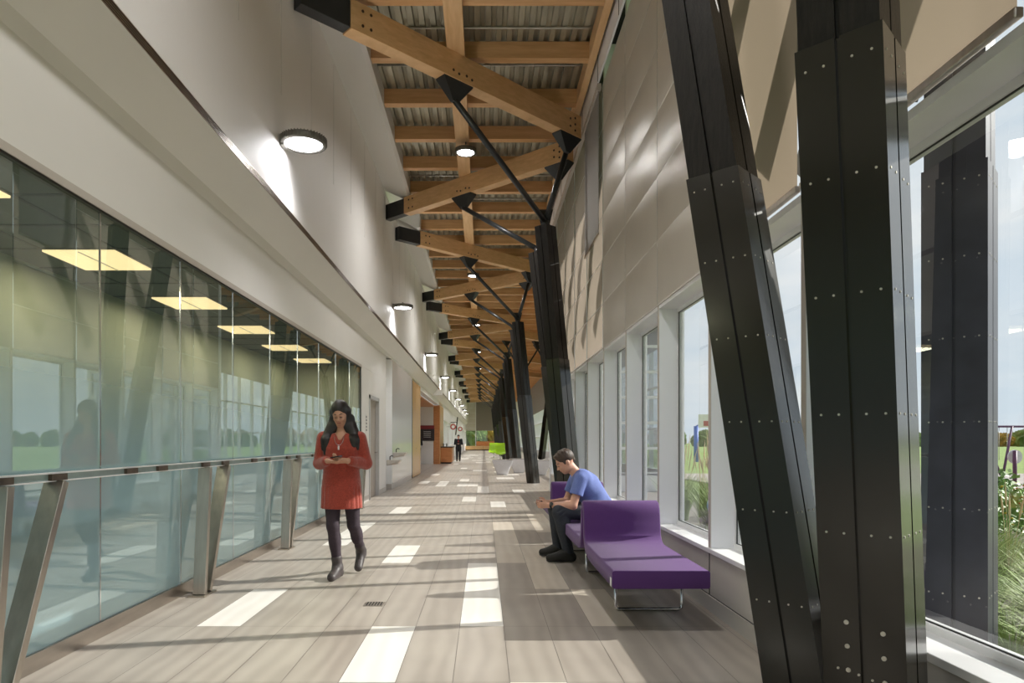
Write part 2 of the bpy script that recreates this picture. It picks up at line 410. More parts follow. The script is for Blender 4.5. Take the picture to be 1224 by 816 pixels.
# door
dr = thing('door_1', (-2.5,15.6,0), kind='structure')
b = MB().box(-2.62,-2.48,14.9,14.98,0,2.30).box(-2.62,-2.48,16.17,16.25,0,2.30).box(-2.62,-2.48,14.9,16.25,2.22,2.30); b.build('door_frame', M['doorframe'], dr)
dlf = MB().box(-2.60,-2.56,14.98,16.17,.01,2.22).build('door_leaf', M['doorleaf'], dr)
MB().cyl((-2.56,16.05,1.02),(-2.49,16.05,1.02),.012).bar((-2.49,16.06,1.02),(-2.49,15.92,1.02),.02,.02).build('door_handle', M['chrome'], dlf)
# lettering strip sign beside the door
t = thing('door_sign', (-2.495,14.5,1.6), 'narrow white door sign with small dark and red print left of the door', 'sign')
MB().box(-2.499,-2.49,14.45,14.58,1.45,1.85).build('sign_plate', M['signw'], t)
b = MB()
for i in range(5): b.box(-2.4899,-2.4885,14.47,14.56,1.78-.07*i,1.82-.07*i)
b.build('print', M['gasket'], t)
# drinking fountains
for (yy, zz, lab) in ((18.55,.98,'upper wall mounted steel drinking fountain beside white panel'),(17.75,.80,'lower wall mounted steel drinking fountain beside white panel')):
    t = thing('drinking_fountain', (-2.35,yy,zz), lab, 'drinking fountain', 'pair of drinking fountains')
    b = MB(); xx=-2.44 if yy>18.2 else -2.5
    b.loft([[Vector((xx,yy-.2,zz-.15)),Vector((xx+.30,yy-.15,zz-.10)),Vector((xx+.30,yy+.15,zz-.10)),Vector((xx,yy+.2,zz-.15))],
            [Vector((xx,yy-.2,zz)),Vector((xx+.36,yy-.19,zz)),Vector((xx+.36,yy+.19,zz)),Vector((xx,yy+.2,zz))]])
    b.build('basin', M['brushed'], t, bevel=.02)
    MB().tube([(xx+.08,yy-.1,zz),(xx+.08,yy-.1,zz+.08),(xx+.12,yy-.07,zz+.11),(xx+.16,yy-.05,zz+.09)],.013).build('spout', M['gasket'], t)
# maple sliding panel
t = thing('sliding_door_panel', (-2.5,25,0), 'tall maple sliding door panel beside white glossy wall', 'sliding door')
MB().box(-2.56,-2.44,23.36,26.4,.03,3.38).build('panel', M['maple'], t, bevel=.004)
MB().box(-2.57,-2.43,23.33,23.37,.03,3.38).build('edge_strip', M['gasket'], t)
MB().cyl((-2.44,24.6,1.0),(-2.425,24.6,1.0),.03).build('pull', M['chrome'], t)
b = MB()
b.box(-2.75,-2.505,26.4,38.2,3.3,3.495)           # lintel over the opening
b.box(-2.75,-2.5,41.5,EY,0,1.0); b.box(-2.75,-2.5,41.5,EY,2.6,3.495)
yy = 41.5
while yy < EY: b.box(-2.75,-2.5,yy,yy+1.5,1.0,2.6); yy += 6.0
b.build('far_wall_strip', M['white'], wl)
# the side room behind the opening
b = MB(); b.box(-6.5,-2.81,38.2,38.5,0,3.3); b.build('wall_side_room', M['white'], kind='structure')
b = MB(); b.box(-6.6,-6.5,26.0,38.5,0,3.4); b.build('wall_side_room_back', M['white'], kind='structure')
MB().box(-6.5,-2.76,26.0,38.19,3.2,3.29).build('ceiling_side_room', M['orange'], kind='structure')
MB().box(-6.5,-2.62,26.0,38.2,-.02,.002).build('floor_side_room', M['plank'], kind='structure')
t = thing('poster', (-2.95,38.15,2.1), 'dark poster with red header on the side room wall', 'poster')
MB().box(-3.55,-2.75,38.14,38.19,1.30,2.16).build('print', M['poster'], t)
MB().box(-3.55,-2.75,38.12,38.14,1.96,2.16).build('header', M['posterred'], t)
b = MB()
for i in range(4): b.box(-3.35,-2.95,38.125,38.139,1.50+.1*i,1.52+.1*i)
b.build('lettering', M['signw'], t)
t = thing('wood_pier', (-2.5,38.9,0), 'tall maple clad pier at the end of the opening', 'pier')
MB().box(-2.8,-2.46,38.21,38.32,0,3.29).build('edge_board', M['orange'], t)
MB().box(-2.8,-2.44,38.32,41.48,0,3.29).build('board', M['maple'], t)
# reception counter
t = thing('reception_counter', (-2.1,39.8,0), 'orange wood reception counter with black top', 'counter')
MB().box(-2.44,-1.80,38.9,41.2,.08,.92).build('body', M['orange'], t, bevel=.01)
MB().box(-2.44,-1.76,38.85,41.25,.92,.97).build('counter_top', M['blackstone'], t)
MB().box(-2.42,-1.86,38.95,41.1,0,.08).build('plinth', M['gasket'], t)
for i, (xx, lab) in enumerate(((-2.30,'left paper cup on the black counter top'),(-2.12,'right paper cup on the black counter top'))):
    o = MB().lathe((xx,39.2,.97),[(0,0),(.035,0),(.045,.18),(.05,.18),(.05,.20),(0,.20)],12).build('paper_cup', M['signw'], loc=(xx,39.2,.97)); tag(o, lab, 'cup')
# round signs, screen, exit box
for i,(yy,zz,lab) in enumerate(((46.0,2.25,'nearer round red and white hanging sign'),(60.0,2.35,'farther round red and white hanging sign'))):
    t = thing('round_sign', (-2.05,yy,zz), lab, 'sign', 'round hanging signs')
    MB().cyl((-2.05,yy,zz),(-2.05,yy-.04,zz),.20,n=28).build('disc', M['sign'], t)
    MB().cyl((-2.05,yy-.04,zz),(-2.05,yy-.05,zz),.11,n=24).build('centre', M['signw'], t)
    MB().bar((-2.5,yy-.02,zz),(-2.25,yy-.02,zz),.03,.03).build('arm', M['grey_metal'], t)
t = thing('wall_screen', (-2.1,52,2.5), 'black screen hung on the far left wall', 'screen')
MB().bar((-1.98,52,3.1),(-2.12,52,1.75),.75,.06,up=(1,0,0)).build('display', M['phone'], t)
MB().bar((-2.5,52,2.7),(-2.06,52,2.7),.06,.06).build('bracket', M['gasket'], t)
t = thing('wall_box', (-2.2,33.0,3.6), 'small white box mounted on the left wall below the air slot', 'wall box')
MB().box(-2.46,-1.98,33.0,33.12,3.50,3.78).build('housing', M['signw'], t, bevel=.01)
# hand rail, V posts ------------------------------------------------
t = thing('handrail', (-2.36,5,1.05), 'long steel handrail in front of the frosted glass wall', 'handrail')
MB().box(-2.385,-2.355,1.0,GE-.1,1.105,1.113).build('rail_strip', M['sill'], t)
MB().box(-2.385,-2.355,1.0,GE-.1,1.062,1.069).build('rail_strip', M['sill'], t)
MB().box(-2.374,-2.366,1.0,GE-.1,1.069,1.105).build('rail_glass', M['railglass'], t)
for k in range(-1, 10):
    y0 = 3.25+1.225*k
    if y0 > GE-.8 or y0 < 1.0: continue
    for dy in (.09,.53): MB().box(-2.412,-2.345,y0+dy-.07,y0+dy+.07,1.069,1.105).build('bracket_block', M['block'], t)
labs = ['cut off at the left edge of view','between the left edge and the woman','just left of the woman','hidden behind the woman','farthest from the viewer']
for k in range(0, 5):
    y0 = 3.25+2.45*k; y0 = min(y0, 13.05)
    t = thing('v_post', (-2.36,y0,0), 'V-shaped stainless steel rail post, '+labs[k], 'rail post', 'V-shaped rail posts along the glass')
    MB().bar((-2.36,y0-.02,.012),(-2.36,y0+.09,1.062),.05,.10,up=(1,0,0)).build('post_plate', M['steel'], t, bevel=.002)
    MB().bar((-2.37,y0+.10,.012),(-2.37,y0+.54,1.062),.05,.11,up=(1,0,0)).build('post_plate', M['steel'], t, bevel=.002)
    MB().box(-2.43,-2.29,y0-.1,y0+.16,0,.012).build('foot_plate', M['steel'], t)
# glass panels -------------------------------------------------------
wn = thing('window_1', (0,0,0), kind='structure')
joints = [14.0-1.19*i for i in range(0,16)]
joints = [y for y in joints if y > BY]+[BY]
for a, c in zip(joints[:-1], joints[1:]):
    MB().quad((-2.52,c+.004,.10),(-2.52,a-.004,.10),(-2.52,a-.004,2.80),(-2.52,c+.004,2.80)).build('glass_pane', M['lglass'], wn, recalc=False)
b = MB()
for y in joints[1:-1]: b.box(-2.524,-2.514,y-.0045,y+.0045,.10,2.80)
b.build('joint_seal', M['chrome'], wn)
MB().box(-2.56,-2.505,BY,GE,2.785,2.80).box(-2.56,-2.51,GE-.04,GE,.1,2.8).build('window_frame', M['gasket'], wn)
MB().box(-2.56,-2.50,BY,GE,0,.10).build('baseboard_glass', M['kick'], kind='structure')
MB().box(-2.56,-2.497,BY,GE,2.80,2.85).build('trim_glass_head', M['finb'], kind='structure')
# room behind the glass
MB().quad((-4.0,BY,0),(-4.0,GE+.2,0),(-4.0,GE+.2,2.85),(-4.0,BY,2.85)).build('wall_room_back', M['yellow'], kind='structure', recalc=False)
MB().box(-4.0,-2.56,GE+.1,GE+.2,0,2.85).build('wall_room_end', M['yellow'], kind='structure')
MB().box(-4.0,-2.56,BY,GE+.2,-.02,0).build('floor_room', M['roomfloor'], kind='structure')
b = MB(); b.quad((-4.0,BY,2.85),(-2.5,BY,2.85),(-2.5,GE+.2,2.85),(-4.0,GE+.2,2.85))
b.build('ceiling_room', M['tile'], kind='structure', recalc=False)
b = MB()
y = 5.55-.61*15
while y < GE: b.box(-4.0,-2.57,y-.012,y+.012,2.842,2.85); y += .61
for x in (-3.6,-2.99): b.box(x-.012,x+.012,BY,GE,2.842,2.85)
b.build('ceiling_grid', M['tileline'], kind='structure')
for k in range(-2, 5):
    y0 = 5.55+1.83*k
    lab = ['nearest','second','third','fourth','fifth','sixth','seventh'][k+2]
    t = thing('ceiling_light', (-3.295,y0+.3,2.84), 'warm square ceiling light behind the glass, %s one along the room' % lab, 'ceiling light', 'square lights in the glazed room')
    MB().box(-3.59,-3.0,y0,y0+.61,2.825,2.84).build('diffuser', M['troffer'], t)
    MB().box(-3.3,-3.29,y0,y0+.61,2.82,2.825).build('centre_bar', M['signw'], t)
    l = bpy.data.lights.new('room_light','AREA'); l.shape = 'SQUARE'; l.size = .55; l.energy = 13; l.color = (1,.90,.74)
    o = bpy.data.objects.new('room_light', l); COL.objects.link(o); o.location = (-3.295,y0+.305,2.80)

# ------------------------------------------------------------------ right facade
FY = [3.67+1.525*k for k in range(-5, 10)]
b = MB()
wr = thing('wall_right', (0,0,0), kind='structure')
MB().box(WX,2.0,BY,17.4,.12,.44).build('sill_panel', M['sillwall'], wr)
MB().box(WX-.012,WX,BY,17.4,0,.115).build('baseboard_right', M['sillwall'], wr)
b = MB()
for y in FY: b.box(WX-.003,WX+.01,y-.008,y+.008,.12,.44)
b.box(WX-.002,WX+.01,BY,17.4,.115,.122)
b.build('panel_seam', M['gasket'], wr)
MB().box(WX-.02,2.0,BY,17.4,.44,.475).build('window_sill', M['sill'], wr, bevel=.004)
MB().box(WX,2.0,BY,17.4,2.58,2.62).build('window_head', M['sill'], wr)
MB().box(1.635,1.66,BY,17.4,6.43,7.05).build('trim_fascia', M['fin'], wr)
b = MB()
for y in FY: b.box(1.630,1.635,y-.006,y+.006,6.43,7.05)
b.build('fascia_joint', M['gasket'], wr)
MB().box(GX+.02,2.05,BY,17.4,6.9,7.1).build('top_rail', M['fin'], wr)
# convector cover below the nearest window
t = thing('convector_cover', (1.68,1.6,0), 'dark steel convector cover below the nearest window sill', 'radiator cover')
MB().box(1.67,WX-.013,-1,2.36,.0,.40).build('cover', mat('dark_bronze_steel', (.05,.042,.036), .25, .7), t)
MB().box(1.662,1.671,-1,2.36,.26,.27).box(1.662,1.671,-1,2.36,.06,.07).build('groove', M['gasket'], t)
for i, y in enumerate(FY):
    t = thing('trim_mullion_%d' % (i+1), (WX,y,0), kind='structure')
    MB().box(WX+.004,GX+.05,y-.025,y+.025,.475,6.95).build('fin', M['fin'], t)
    MB().box(WX-.002,WX+.004,y-.025,y+.025,.475,6.95).build('front_edge', M['finb'], t)
for i in range(len(FY)-1):
    y0, y1 = FY[i]+.025, FY[i+1]-.025
    t = thing('window_%d' % (i+2), (GX,(y0+y1)/2,0), kind='structure')
    MB().quad((GX,y0,.475),(GX,y1,.475),(GX,y1,2.58),(GX,y0,2.58)).build('glass_pane', M['glass'], t, recalc=False)
    MB().quad((GX,y0,2.62),(GX,y1,2.62),(GX,y1,6.9),(GX,y0,6.9)).build('upper_glass_pane', M['glass'], t, recalc=False)
    b = MB(); e = .035
    b.box(GX-.025,GX+.03,y0,y1,.475,.475+e).box(GX-.025,GX+.03,y0,y1,2.58-e,2.58)
    b.box(GX-.02,GX+.03,y0,y0+.018,.475,2.58).box(GX-.02,GX+.03,y1-.018,y1,.475,2.58)
    b.build('window_frame', M['sill'], t)
    b = MB(); b.box(GX-.012,GX-.004,y0+.016,y0+.026,.51,2.55).box(GX-.012,GX-.004,y1-.026,y1-.016,.51,2.55).box(GX-.012,GX-.004,y0,y1,.505,.515).box(GX-.012,GX-.004,y0,y1,2.54,2.55)
    b.build('gasket', M['gasket'], t)
# shades: quilted panels (rows .64) and roller shades
rows = [2.62+.63*i for i in range(7)]
names = {}
for i in range(len(FY)-1):
    y0, y1 = FY[i]+.0, FY[i+1]-.0
    k = i-5
    if k <= 0:   # smooth roller shades near the viewer
        t = thing('roller_shade', (WX-.01,(y0+y1)/2,2.7), 'smooth beige roller shade with metal bottom bar above the %s window' % ('nearest' if k == -1 else 'second nearest' if k == 0 else 'unseen near'), 'shade', 'smooth beige roller shades')
        MB().quad((WX-.02,y0+.03,2.66),(WX-.02,y1-.03,2.66),(WX-.02,y1-.03,6.4),(WX-.02,y0+.03,6.4)).build('shade_fabric', M['shade'], t, recalc=False)
        MB().box(WX-.035,WX-.005,y0+.02,y1-.02,2.63,2.665).build('bottom_bar', M['steel'], t, bevel=.005)
        MB().cyl((WX-.02,y0+.03,6.42),(WX-.02,y1-.03,6.42),.04).build('roller_tube', M['steel'], t)
    else:
        nm = ['','first','second','third','fourth','fifth','sixth','seventh','eighth'][k]
        t = thing('fabric_panel', (WX-.01,(y0+y1)/2,2.7), 'tall quilted beige wall panel above windows, %s bay beyond the near shades' % nm, 'wall panel', 'quilted beige panels above the windows')
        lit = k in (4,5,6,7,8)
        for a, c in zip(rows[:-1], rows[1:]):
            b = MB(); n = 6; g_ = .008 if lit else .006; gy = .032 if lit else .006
            P = []
            for iu in range(n+1):
                for iv in range(n+1):
                    u, v = iu/n, iv/n
                    bulge = .03*(math.sin(math.pi*u)**.6)*(math.sin(math.pi*v)**.6) if 0 < u < 1 and 0 < v < 1 else 0
                    P.append((WX-.012-bulge, y0+gy+(y1-y0-2*gy)*u, a+g_+(c-a-2*g_)*v))
            fs = [(iu*(n+1)+iv, (iu+1)*(n+1)+iv, (iu+1)*(n+1)+iv+1, iu*(n+1)+iv+1) for iu in range(n) for iv in range(n)]
            b.add(P, fs, 0, True)
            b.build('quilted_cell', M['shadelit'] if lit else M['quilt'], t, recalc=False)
        b = MB()
        for z in rows: b.box(WX-.010,WX+.002,y0,y1,z-.006,z+.006)
        b.build('cross_rail', M['finb'], t)
t = thing('dark_roller_blind', (WX-.06,10.5,6.4), 'dark grey roller blind half lowered over the quilted panels', 'shade')
MB().box(WX-.062,WX-.056,9.85,11.2,4.3,6.35).build('blind_fabric', M['shadegrey'], t)
MB().box(WX-.085,WX-.03,9.80,17.0,6.33,6.42).build('head_box', M['finb'], t)
MB().box(WX-.07,WX-.05,9.85,11.2,4.27,4.30).build('bottom_bar', M['steel'], t)

# step wall and right wall of the wider hall
RX = 5.0
ws = thing('wall_step', (0,0,0), kind='structure')
b = MB()
for i in range(11): b.box(WX,RX,17.4,17.5,.45+.65*i-.035,.45+.65*i+.035)
x = WX
for i in range(4): b.box(x-.035,x+.035,17.4,17.5,0,7); x += (RX-WX)/3
b.box(WX,RX,17.4,17.5,0,.45)
b.build('mullion_grid', M['fin'], ws)
MB().quad((GX,17.45,.4),(RX,17.45,.4),(RX,17.45,7),(GX,17.45,7)).build('glass_pane', M['glassdark'], ws, recalc=False)
w2 = thing('window_20', (0,0,0), kind='structure')
b = MB(); y = 17.5
while y < EY:
    b.box(RX,RX+.12,y,y+.08,0,7); y += 1.525
for i in range(6): b.box(RX,RX+.12,17.5,EY,.45+1.2*i-.03,.45+1.2*i+.03)
b.box(RX,RX+.12,17.5,EY,0,.45)
b.build('mullion_grid', M['fin'], w2)
MB().quad((RX+.06,17.5,.4),(RX+.06,EY,.4),(RX+.06,EY,7),(RX+.06,17.5,7)).build('glass_pane', M['glass'], w2, recalc=False)
y = 19.0; i = 0
bb = MB(); 
while y < EY-3:
    bb.quad((RX-.03,y-1.5,3.9),(RX-.03,y+.03,3.9),(RX-.03,y+.03,7.1),(RX-.03,y-1.5,7.1))
    y += 1.525; i += 1
o = bb.build('far_shade_row', M['shadegrey'], w2, recalc=False)  # opaque and continuous, shaped to keep direct sun off the left wall

# far wall
wf = thing('wall_far', (0,0,0), kind='structure')
b = MB(); b.box(-2.6,RX,EY,EY+.3,2.75,7.1); b.box(-2.6,RX,EY,EY+.3,0,.3)
b.build('far_wall_face', M['corr'], wf)
b = MB()
for i in range(6): b.box(-2.6,-1.1,EY-.03,EY,3.1+.7*i,3.14+.7*i)
b.box(-1.15,-1.05,EY-.05,EY,.3,7); b.box(-2.6,-2.45,EY-.05,EY,.3,7); b.box(1.8,1.9,EY-.05,EY,.3,7)
b.build('panel_rib', M['fin'], wf)
MB().box(-1.05,1.8,EY-.06,EY-.02,2.75,7.0).build('grey_shade', M['shadegrey'], wf)
MB().quad((-2.6,EY+.1,.3),(RX,EY+.1,.3),(RX,EY+.1,2.75),(-2.6,EY+.1,2.75)).build('glass_pane', M['glass'], wf, recalc=False)
t = thing('wall_bench', (0,92,0), 'long orange wood bench wall in front of the far windows', 'bench')
MB().box(-2.5,1.0,93.2,94.0,.12,.62).build('seat_box', M['maple'], t, bevel=.02)
MB().box(-1.0,RX-.2,94.0,94.3,.12,1.25).build('back_wall', M['orange'], t, bevel=.02)
MB().box(-2.5,RX-.2,93.3,94.2,0,.12).build('plinth', M['gasket'], t)

# ------------------------------------------------------------------ roof
b = MB(); x = -1.60; prof = []
while x < 1.60:
    for dx, dz in ((0,.0),(.05,0),(.062,.045),(.115,.045),(.127,0)): prof.append((x+dx, 6.96+dz))
    x += .15
for (xa,za),(xb,zb) in zip(prof[:-1],prof[1:]): b.quad((xa,BY,za),(xa,EY,za),(xb,EY,zb),(xb,BY,zb))
b.build('ceiling', M['deck'], kind='structure', recalc=False)
MB().box(-2.6,RX+.2,BY,EY,7.1,7.2).build('ceiling_roof', M['dark'], kind='structure')
MB().box(1.72,RX,17.5,EY,6.97,7.0).build('ceiling_wide', M['wy'], kind='structure')
PY = [8.46-1.3*8+1.3*i for i in range(75)]
PY = [y for y in PY if y < EY-1]
ordn = lambda i: ['nearest','second','third','fourth','fifth','sixth','seventh','eighth','ninth','tenth'][i] if i < 10 else None
proto = None
for i, y in enumerate(PY):
    xr = 1.50 if y < 17.6 else RX
    lab = 'horizontal spruce purlin running across the ribbed roof deck'
    o = MB().box(-1.60,xr,y-.07,y+.07,6.72,6.955).build('timber_purlin', M['wx'], loc=(0,y,6.8))
    tag(o, lab, 'purlin', 'spruce purlins under the roof deck')
for k in range(-2, 10):     # end blocks, longitudinal ridge pieces
    y0 = L_apex(k)-4.55-4.55; y1 = y0+D
    y0, y1 = max(y0,BY), min(y1,EY)
    o = MB().box(-.50,-.26,y0+.002,y1-.002,6.622,6.718).build('timber_joist', M['wy'], loc=(-.38,(y0+y1)/2,6.67), bevel=.004)
    tag(o, 'spruce joist running along the hall above the diagonal beams', 'joist', 'lengthwise spruce joists')
    o = MB().box(1.50,1.60,y0+.002,y1-.002,6.70,6.955).build('edge_beam', M['wy'], loc=(1.55,(y0+y1)/2,6.8), bevel=.004)
    tag(o, 'spruce edge beam running along the roof above the windows', 'beam', 'spruce edge beams')
# diagonal beams
def plugs(t, a, b, ts, w):
    a, b = Vector(a), Vector(b); d = (b-a); L = d.length; d.normalize(); s = d.cross(Vector((0,0,1))).normalized()
    if s.y > 0: s = -s
    for tt, dz in ts:
        p = a + d*(tt if tt >= 0 else L+tt) + Vector((0,0,dz))
        MB().cyl(p+s*(w/2-.002), p+s*(w/2+.006), .019, n=10).build('bolt_plug', M['bolt'], t)
BH, BZ = .36, 6.44
def beam(xa, ya, xb, yb, lab, detail=True, bracket=True, mid=None):
    t = thing('diagonal_beam', ((xa+xb)/2,(ya+yb)/2,BZ), lab, 'beam', 'diagonal laminated roof beams')
    a, b_ = Vector((xa,ya,BZ)), Vector((xb,yb,BZ)); d = (b_-a).normalized()
    MB().bar(a, b_, .20, BH).build('timber', M['wd'], t, bevel=.004)
    L = (b_-a).length
    if bracket:
        c = a - d*.66
        MB().bar(c, a-d*.004, .17, BH-.03).build('steel_bracket', M['black'], t, bevel=.006)
    if detail:
        plugs(t, a, b_, [(.16,.09),(.28,.09),(.16,-.09),(.28,-.09),(1.62,-.08),(1.72,-.10),(1.86,-.08),(1.96,-.10),(-.16,.10),(-.16,0),(-.16,-.10),(-.28,.06),(-.28,-.06)], .20)
    return t
AY = [2.95+D*k for k in range(0, 9)]
for k in range(-1, 9):
    yR = 11.72 + D*k      # right apex between tree k and k+1
    if yR > EY-6: continue
    o_ = ['behind the viewer','nearest','second','third','fourth','fifth','sixth','seventh','eighth','ninth'][k+1]
    beam(-1.66, yR-3.42, 1.54, yR-.42, 'diagonal laminated timber beam running away to the right, %s of its kind' % o_, k < 4)
    beam(-1.68, yR+3.30, 1.54, yR+.42, 'diagonal laminated timber beam running away to the left, %s of its kind' % o_, k < 4)
# conduits
for i,(y, z) in enumerate(((9.35,6.90),(10.28,6.66),(14.55,6.66),(15.95,6.9),(19.4,6.66),(28.5,6.66))):
    z = 6.942
    o = MB().tube([(-1.6,y,z),(-.6,y,z),(.5,y,z),(1.36,y,z),(1.44,y,z-.0),(1.48,y,z+.02)],.016,8).build('conduit', M['grey_metal'], loc=(0,y,z))
    tag(o, 'thin galvanised conduit running across under the roof deck', 'pipe', 'galvanised conduits')

# ------------------------------------------------------------------ branching columns
S = .279
def section(c, s, grv=True):
    # square turned 45 degrees, grooved in the middle of each face
    h = s/2; gw, gd = .008, .014
    base = []
    for q in range(4):
        a = q*math.pi/2
        pts = [(-h, -h), (-gw, -h), (-gw, -h+gd), (gw, -h+gd), (gw, -h)]
        for (px, py) in pts:
            x = px*math.cos(a)-py*math.sin(a); y = px*math.sin(a)+py*math.cos(a)
            base.append((x, y))
    out = []
    cs, sn = math.cos(-math.pi/4), math.sin(-math.pi/4)
    for x, y in base: out.append(Vector((c[0]+x*cs-y*sn, c[1]+x*sn+y*cs, c[2])))
    return out
TOPZ, CZ = 4.85, 2.66
def make_tree(bx, by, lab, mirror=1, spread='y', screws=True, k=0):
    t = thing('branching_column', (bx,by,0), lab, 'column', 'black branching columns')
    tops = []
    for which in ('near','far'):
        if spread == 'y':
            f = (lambda z: Vector((bx-.01-(.083 if by < 5 else .102)*z, by-.33-.075*z, z))) if which == 'near' else (lambda z: Vector((bx+.02-.108*z, by+.31+.125*z, z)))
        else:
            f = (lambda z: Vector((bx-.20-.13*z, by-.1, z))) if which == 'near' else (lambda z: Vector((bx+.20+.12*z, by+.1, z)))
        leg = MB().loft([section(f(CZ-.02), S*.93), section(f(TOPZ), S*.90)]).build('column_leg', M['core'], t)
        cl = MB().loft([section(f(0), S), section(f(CZ), S)]).build('steel_cladding', M['clad'], t, label='glossy black steel lower cladding')
        top = f(TOPZ); tops.append(top)
        MB().cyl(top, top+Vector((0,0,.10)), .075, .06).build('steel_cap', M['black'], t)
        if screws:
            for n_, (nx, ny) in enumerate(((-.7071,-.7071),(.7071,-.7071))):
                tx, ty = -ny, nx
                for z in ((.95,1.38,1.80,2.20,2.58,.52) if which == 'far' else (.95,1.38,1.80,2.20,2.58)):
                    for u in (-.105,-.045,.045,.105):
                        c = f(z) + Vector((nx*S/2+tx*u, ny*S/2+ty*u, -.0))
                        MB().cyl(c-Vector((nx,ny,0))*.002, c+Vector((nx,ny,0))*.0022, .0045, n=8).build('screw', M['screw'], cl)
        if screws and which == 'near':
            nx, ny = -.7071, -.7071; tx, ty = .7071, -.7071
            for (u, z, rad) in ((-.05,.62,.0085),(-.05,.53,.0085),(-.05,.44,.0085),(.07,.60,.0085),(.07,.51,.0085),(.07,.42,.0085),(-.085,.44,.0045),(-.015,.43,.0045),(.03,.42,.0045),(.105,.41,.0045)):
                c = f(z) + Vector((nx*S/2+tx*u, ny*S/2+ty*u, 0))
                MB().cyl(c-Vector((nx,ny,0))*.002, c+Vector((nx,ny,0))*.005, rad, n=12).build('anchor_bolt', M['screw'], cl)
    return t, tops
def strut(t, a, b_, r=.045):
    a, b_ = Vector(a), Vector(b_); d = (b_-a).normalized()
    MB().cyl(a, b_+d*.02, r, n=14).build('strut', M['black'], t)
def gusset(t, p, d, w=.52, h=.27):   # tapered bracket under a beam, d = beam direction
    p = Vector(p); d = Vector(d).normalized(); s = d.cross(Vector((0,0,1))).normalized()
    vs = []
    for q in (-1,1): vs += [p-d*w/2+s*.09*q, p+d*w/2+s*.09*q, p+d*w/2-Vector((0,0,.02))+s*.09*q, p+d*.05-Vector((0,0,h))+s*.03*q, p-d*.05-Vector((0,0,h))+s*.03*q, p-d*w/2-Vector((0,0,.02))+s*.09*q]
    MB().add(vs, [(0,1,2,3,4,5),(11,10,9,8,7,6)]+[(i,(i+1)%6,6+(i+1)%6,6+i) for i in range(6)]).build('gusset_plate', M['black'], t)
tl = ['tree shaped black column pair closest to the viewer by the first window',
      'tree shaped black column pair beyond the seated man',
      'second tree shaped black column pair past the purple seats','third tree shaped black column pair past the purple seats',
      'fourth tree shaped black column pair past the purple seats','fifth tree shaped black column pair past the purple seats',
      'sixth tree shaped black column pair past the purple seats','seventh tree shaped black column pair past the purple seats','eighth tree shaped black column pair past the purple seats']
BB = BZ-BH/2
for k in range(0, 9):
    by = AY[k]
    t, (tn, tf) = make_tree(1.53, by, tl[k], screws=(k == 0))
    dR = Vector((1,.93,0)); dL = Vector((1,-.9,0))
    # near leg serves the apex before it (beam running away right), far leg the apex behind it
    yR = 11.72 + D*(k-1)
    for top, bm_, dd in ((tn, (-.37, yR-2.18), dR), (tf, (-.37, yR+D-9.1+D+ -6.9+ .0), dL)):
        pass
    cap = tn+Vector((0,0,.08))
    m1 = Vector((-.40, yR-2.23, BB-.24)); strut(t, cap, m1); gusset(t, (-.40,yR-2.23,BB), dR)
    m2 = Vector((1.36, yR-.50, BB-.22)); strut(t, cap, m2); gusset(t, (1.36,yR-.58,BB), dR)
    MB().add([tn+Vector((-.13,-.02,.28)),tn+Vector((.13,-.02,.28)),tn+Vector((.07,-.02,.02)),tn+Vector((-.07,-.02,.02)),
              tn+Vector((-.13,.02,.28)),tn+Vector((.13,.02,.28)),tn+Vector((.07,.02,.02)),tn+Vector((-.07,.02,.02))],
             [(0,1,2,3),(7,6,5,4),(0,4,5,1),(1,5,6,2),(2,6,7,3),(3,7,4,0)]).build('gusset_plate', M['black'], t)
    cap = tf+Vector((0,0,.08))
    # left going strut of the far leg meets the beam coming back from the same apex
    yR2 = 11.72 + D*(k-1) if tf.y < yR+4 else yR+D
    m1 = Vector((-.40, yR2+2.15, BB-.24)); strut(t, cap, m1); gusset(t, (-.40,yR2+2.15,BB), dL)
    m2 = Vector((1.36, yR2+.50, BB-.22)); strut(t, cap, m2); gusset(t, (1.36,yR2+.58,BB), dL)
t, tops = make_tree(2.95, 37.5, 'splayed black column pair in the wider hall behind the others', spread='x', screws=False)
for tp in tops:
    for dx, dy in ((-.9,-.8),(.9,.8)):
        strut(t, tp+Vector((0,0,.08)), tp+Vector((dx,dy,1.55))); gusset(t, tp+Vector((dx,dy,1.80)), (1,dy/dx,0))
t = thing('shadow_bars', (2.7,6,4.5), 'slanted steel sunshade bars added outside above the windows', 'shadowcaster')  # added out of view to cast diagonal shadows on the roller shades
for y in (-3.2,-1.9,-.6,.7,2.0,3.3,4.6,8.2,9.5,10.8,12.1,13.4,14.7):
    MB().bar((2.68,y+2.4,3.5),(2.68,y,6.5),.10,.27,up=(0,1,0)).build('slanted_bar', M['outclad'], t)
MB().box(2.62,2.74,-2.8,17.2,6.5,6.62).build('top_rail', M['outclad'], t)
t = thing('exterior_column', (2.46,3.5,0), 'dark square column standing outside the nearest window', 'column')
fx = lambda z: Vector((2.44-.0*z, 3.5+.0*z, z))
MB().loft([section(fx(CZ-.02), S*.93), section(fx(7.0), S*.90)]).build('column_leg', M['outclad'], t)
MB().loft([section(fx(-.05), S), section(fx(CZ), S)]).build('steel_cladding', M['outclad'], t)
for (nx, ny) in ((-.7071,-.7071),(.7071,-.7071)):
    for z in (.52,.95,1.38,1.80,2.20,2.58):
        for u in (-.105,-.045,.045,.105):
            c = fx(z)+Vector((nx*S/2-ny*u, ny*S/2+nx*u, 0)); MB().cyl(c-Vector((nx,ny,0))*.002, c+Vector((nx,ny,0))*.0022, .0045, n=8).build('screw', M['screw'], t)
